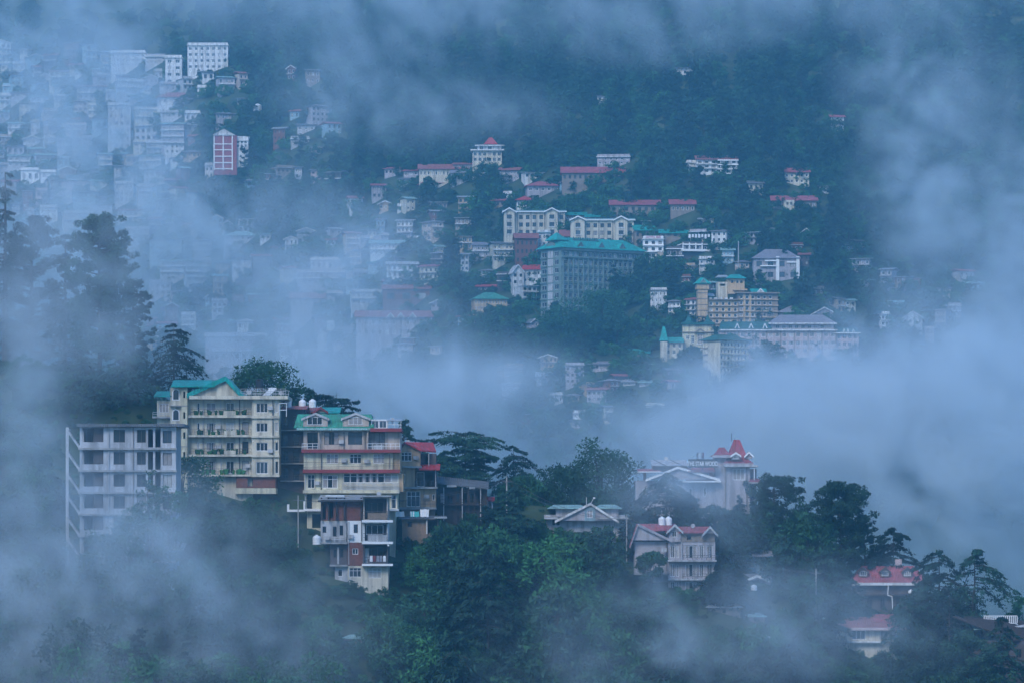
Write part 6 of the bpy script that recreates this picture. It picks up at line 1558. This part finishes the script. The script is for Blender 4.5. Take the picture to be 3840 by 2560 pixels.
# ------------------------------------------------------------------ air: even haze and drifting mist banks
def volume_material(name, dens, color):
    m = bpy.data.materials.new(name); m.use_nodes = True; N = m.node_tree.nodes; N.clear()
    o = N.new('ShaderNodeOutputMaterial'); v = N.new('ShaderNodeVolumePrincipled')
    v.inputs['Color'].default_value = color; v.inputs['Density'].default_value = dens; v.inputs['Anisotropy'].default_value = 0.0
    if dens != 1.0: v.inputs['Density Attribute'].default_value = ''
    m.node_tree.links.new(v.outputs[0], o.inputs['Volume'])
    return m
MATS['haze'] = volume_material('haze', HAZE_DENSITY, HAZE_COLOR)
MATS['mist'] = volume_material('mist', 1.0, MIST_COLOR)
g = VF(); g.box(-6500, 6500, -1200, 9800, -97, 420)
tag(link('haze', g.mesh('haze', 'haze')), kind='stuff')

def mist(name, mn, mx, res, blobs, nscale, lo, hi, floor, seed):
    """a bank of mist: soft blobs (u, v, D, width px, height px, depth m, optical depth) broken up by noise"""
    me = bpy.data.meshes.new(name); ob = tag(link(name, me), kind='stuff'); me.materials.append(MATS['mist'])
    gt = bpy.data.node_groups.new(name, 'GeometryNodeTree'); gt.interface.new_socket('Geometry', in_out='OUTPUT', socket_type='NodeSocketGeometry')
    N, L = gt.nodes, gt.links
    def M(op, a, b=None, c=None):
        n = N.new('ShaderNodeMath'); n.operation = op
        for i, x in enumerate((a, b, c)):
            if x is None: continue
            if isinstance(x, (int, float)): n.inputs[i].default_value = x
            else: L.new(x, n.inputs[i])
        return n.outputs[0]
    def V(op, a, b):
        n = N.new('ShaderNodeVectorMath'); n.operation = op
        for i, x in enumerate((a, b)):
            if isinstance(x, tuple): n.inputs[i].default_value = x
            else: L.new(x, n.inputs[i])
        return n.outputs['Value'] if op == 'DOT_PRODUCT' else n.outputs[0]
    pos = N.new('GeometryNodeInputPosition').outputs[0]
    # blobs are warped a little so that their outlines are ragged
    nw = N.new('ShaderNodeTexNoise'); nw.noise_dimensions = '3D'; nw.inputs['Scale'].default_value = nscale * .7; nw.inputs['Detail'].default_value = 4
    L.new(V('ADD', pos, (seed * 31.0, 7.0, 3.0)), nw.inputs['Vector'])
    wv = V('MULTIPLY', V('SUBTRACT', nw.outputs['Color'], (.5, .5, .5)), (1.15 / nscale, 0.5 / nscale, 0.9 / nscale))
    wp = V('ADD', pos, wv)
    tot = None
    for (u, v, D, wu, wv_, sy, a) in blobs:
        c = P(u, v, D); s_ = D / F
        d = V('MULTIPLY', V('SUBTRACT', wp, tuple(c)), (1 / (wu * s_), 1 / sy, 1 / (wv_ * s_)))
        e = M('MULTIPLY', M('POWER', 2.71828, M('MULTIPLY', V('DOT_PRODUCT', d, d), -1.0)), float(a) / (1.77 * sy))
        tot = e if tot is None else M('ADD', tot, e)
    tot = M('MAXIMUM', tot, 0.0)
    nz = N.new('ShaderNodeTexNoise'); nz.inputs['Scale'].default_value = nscale; nz.inputs['Detail'].default_value = 6; nz.inputs['Roughness'].default_value = .7; nz.inputs['Distortion'].default_value = 1.0
    vr = N.new('ShaderNodeVectorRotate'); vr.rotation_type = 'Y_AXIS'; vr.inputs['Angle'].default_value = R(-42)
    L.new(V('ADD', pos, (seed * 17.0, 0.0, 5.0)), vr.inputs['Vector'])
    wisp = V('MULTIPLY', vr.outputs[0], (.85, .3, 1.2))          # mist drawn out along a slant, as it climbs the slope
    L.new(wisp, nz.inputs['Vector'])
    n2 = N.new('ShaderNodeTexNoise'); n2.inputs['Scale'].default_value = nscale * 2.7; n2.inputs['Detail'].default_value = 4; n2.inputs['Distortion'].default_value = .8
    L.new(V('ADD', wisp, (11.0, 3.0, 40.0)), n2.inputs['Vector'])
    fine = N.new('ShaderNodeMapRange'); fine.inputs[1].default_value = .35; fine.inputs[2].default_value = .65; fine.inputs[3].default_value = .45; fine.inputs[4].default_value = 1.45
    L.new(n2.outputs[0], fine.inputs[0])
    mr = N.new('ShaderNodeMapRange'); mr.interpolation_type = 'SMOOTHSTEP'
    mr.inputs[1].default_value = .38; mr.inputs[2].default_value = .64; mr.inputs[3].default_value = lo; mr.inputs[4].default_value = hi
    L.new(nz.outputs[0], mr.inputs[0])
    den = M('MULTIPLY', M('MULTIPLY', tot, mr.outputs[0]), fine.outputs[0])
    den = M('MAXIMUM', M('SUBTRACT', den, floor), 0.0)
    vc = N.new('GeometryNodeVolumeCube'); vc.inputs['Min'].default_value = mn; vc.inputs['Max'].default_value = mx
    for i, k in enumerate('XYZ'): vc.inputs['Resolution ' + k].default_value = res[i]
    L.new(den, vc.inputs['Density'])
    sm_ = N.new('GeometryNodeSetMaterial'); sm_.inputs['Material'].default_value = MATS['mist']; out = N.new('NodeGroupOutput')
    L.new(vc.outputs[0], sm_.inputs[0]); L.new(sm_.outputs[0], out.inputs[0])
    md = ob.modifiers.new(name, 'NODES'); md.node_group = gt

NEAR_MIST = [
 (150, 2380, 560, 460, 430, 12, 1.4), (90, 1500, 565, 170, 700, 12, .7), (380, 1270, 600, 240, 150, 14, .6), (660, 2000, 566, 210, 140, 10, .7), (380, 1930, 566, 220, 160, 10, .5), (480, 2160, 566, 330, 130, 10, 1.0), 
 (850, 2430, 565, 420, 330, 12, .9), (2600, 2290, 575, 420, 200, 12, .42), (2560, 1830, 600, 280, 170, 12, .7), (3050, 2400, 575, 420, 200, 12, .42), (2300, 2480, 570, 400, 160, 12, .3), (3330, 2260, 590, 260, 120, 10, .35),
 (110, 980, 653, 190, 380, 5, 1.0), (330, 1000, 605, 260, 260, 10, .5), (700, 1330, 653, 160, 120, 5, .3)]
FAR_MIST = [
 # valley between the ridges
 (1430, 1490, 980, 500, 160, 40, 2.4), (2100, 1710, 1000, 560, 110, 40, 1.1), (950, 1260, 1150, 420, 180, 40, .75),
 (3020, 1640, 1180, 450, 210, 35, 8.0), (3130, 1500, 1330, 240, 70, 25, 2.4), (3680, 1680, 1150, 420, 440, 40, 3.2), (3790, 1000, 1300, 230, 480, 40, 1.0), (3450, 700, 1380, 170, 330, 30, .8), (3580, 1350, 1300, 200, 160, 30, 1.0),
 (1280, 1000, 1300, 330, 220, 40, 1.0), (1150, 1200, 1350, 420, 170, 40, .7), (1850, 1400, 1250, 240, 70, 30, .8), (2520, 1580, 1250, 300, 60, 30, .7),
 # left town
 (400, 520, 1600, 260, 320, 40, 1.6), (200, 950, 1580, 460, 200, 40, .8), (720, 850, 1580, 420, 180, 40, 1.0), (120, 260, 1640, 300, 200, 40, .9),
 # cloud over the top and behind the crest
 (300, -60, 1600, 900, 130, 50, .7), (1600, -20, 1500, 800, 150, 40, .6), (1330, 330, 1480, 280, 200, 40, .6), (3000, -60, 1420, 900, 120, 40, .6), (3450, 330, 1400, 240, 240, 30, .6), (1750, 430, 1450, 300, 100, 30, .35), (2500, 160, 1450, 350, 60, 30, .4)]
mist('mist_bank', (-92, 505, -45), (92, 672, 75), (110, 64, 72), NEAR_MIST, .085, .25, 1.55, .0006, 1)
mist('mist_bank', (-260, 800, -30), (245, 2000, 320), (200, 130, 150), FAR_MIST, .038, .1, 1.95, .0002, 2)
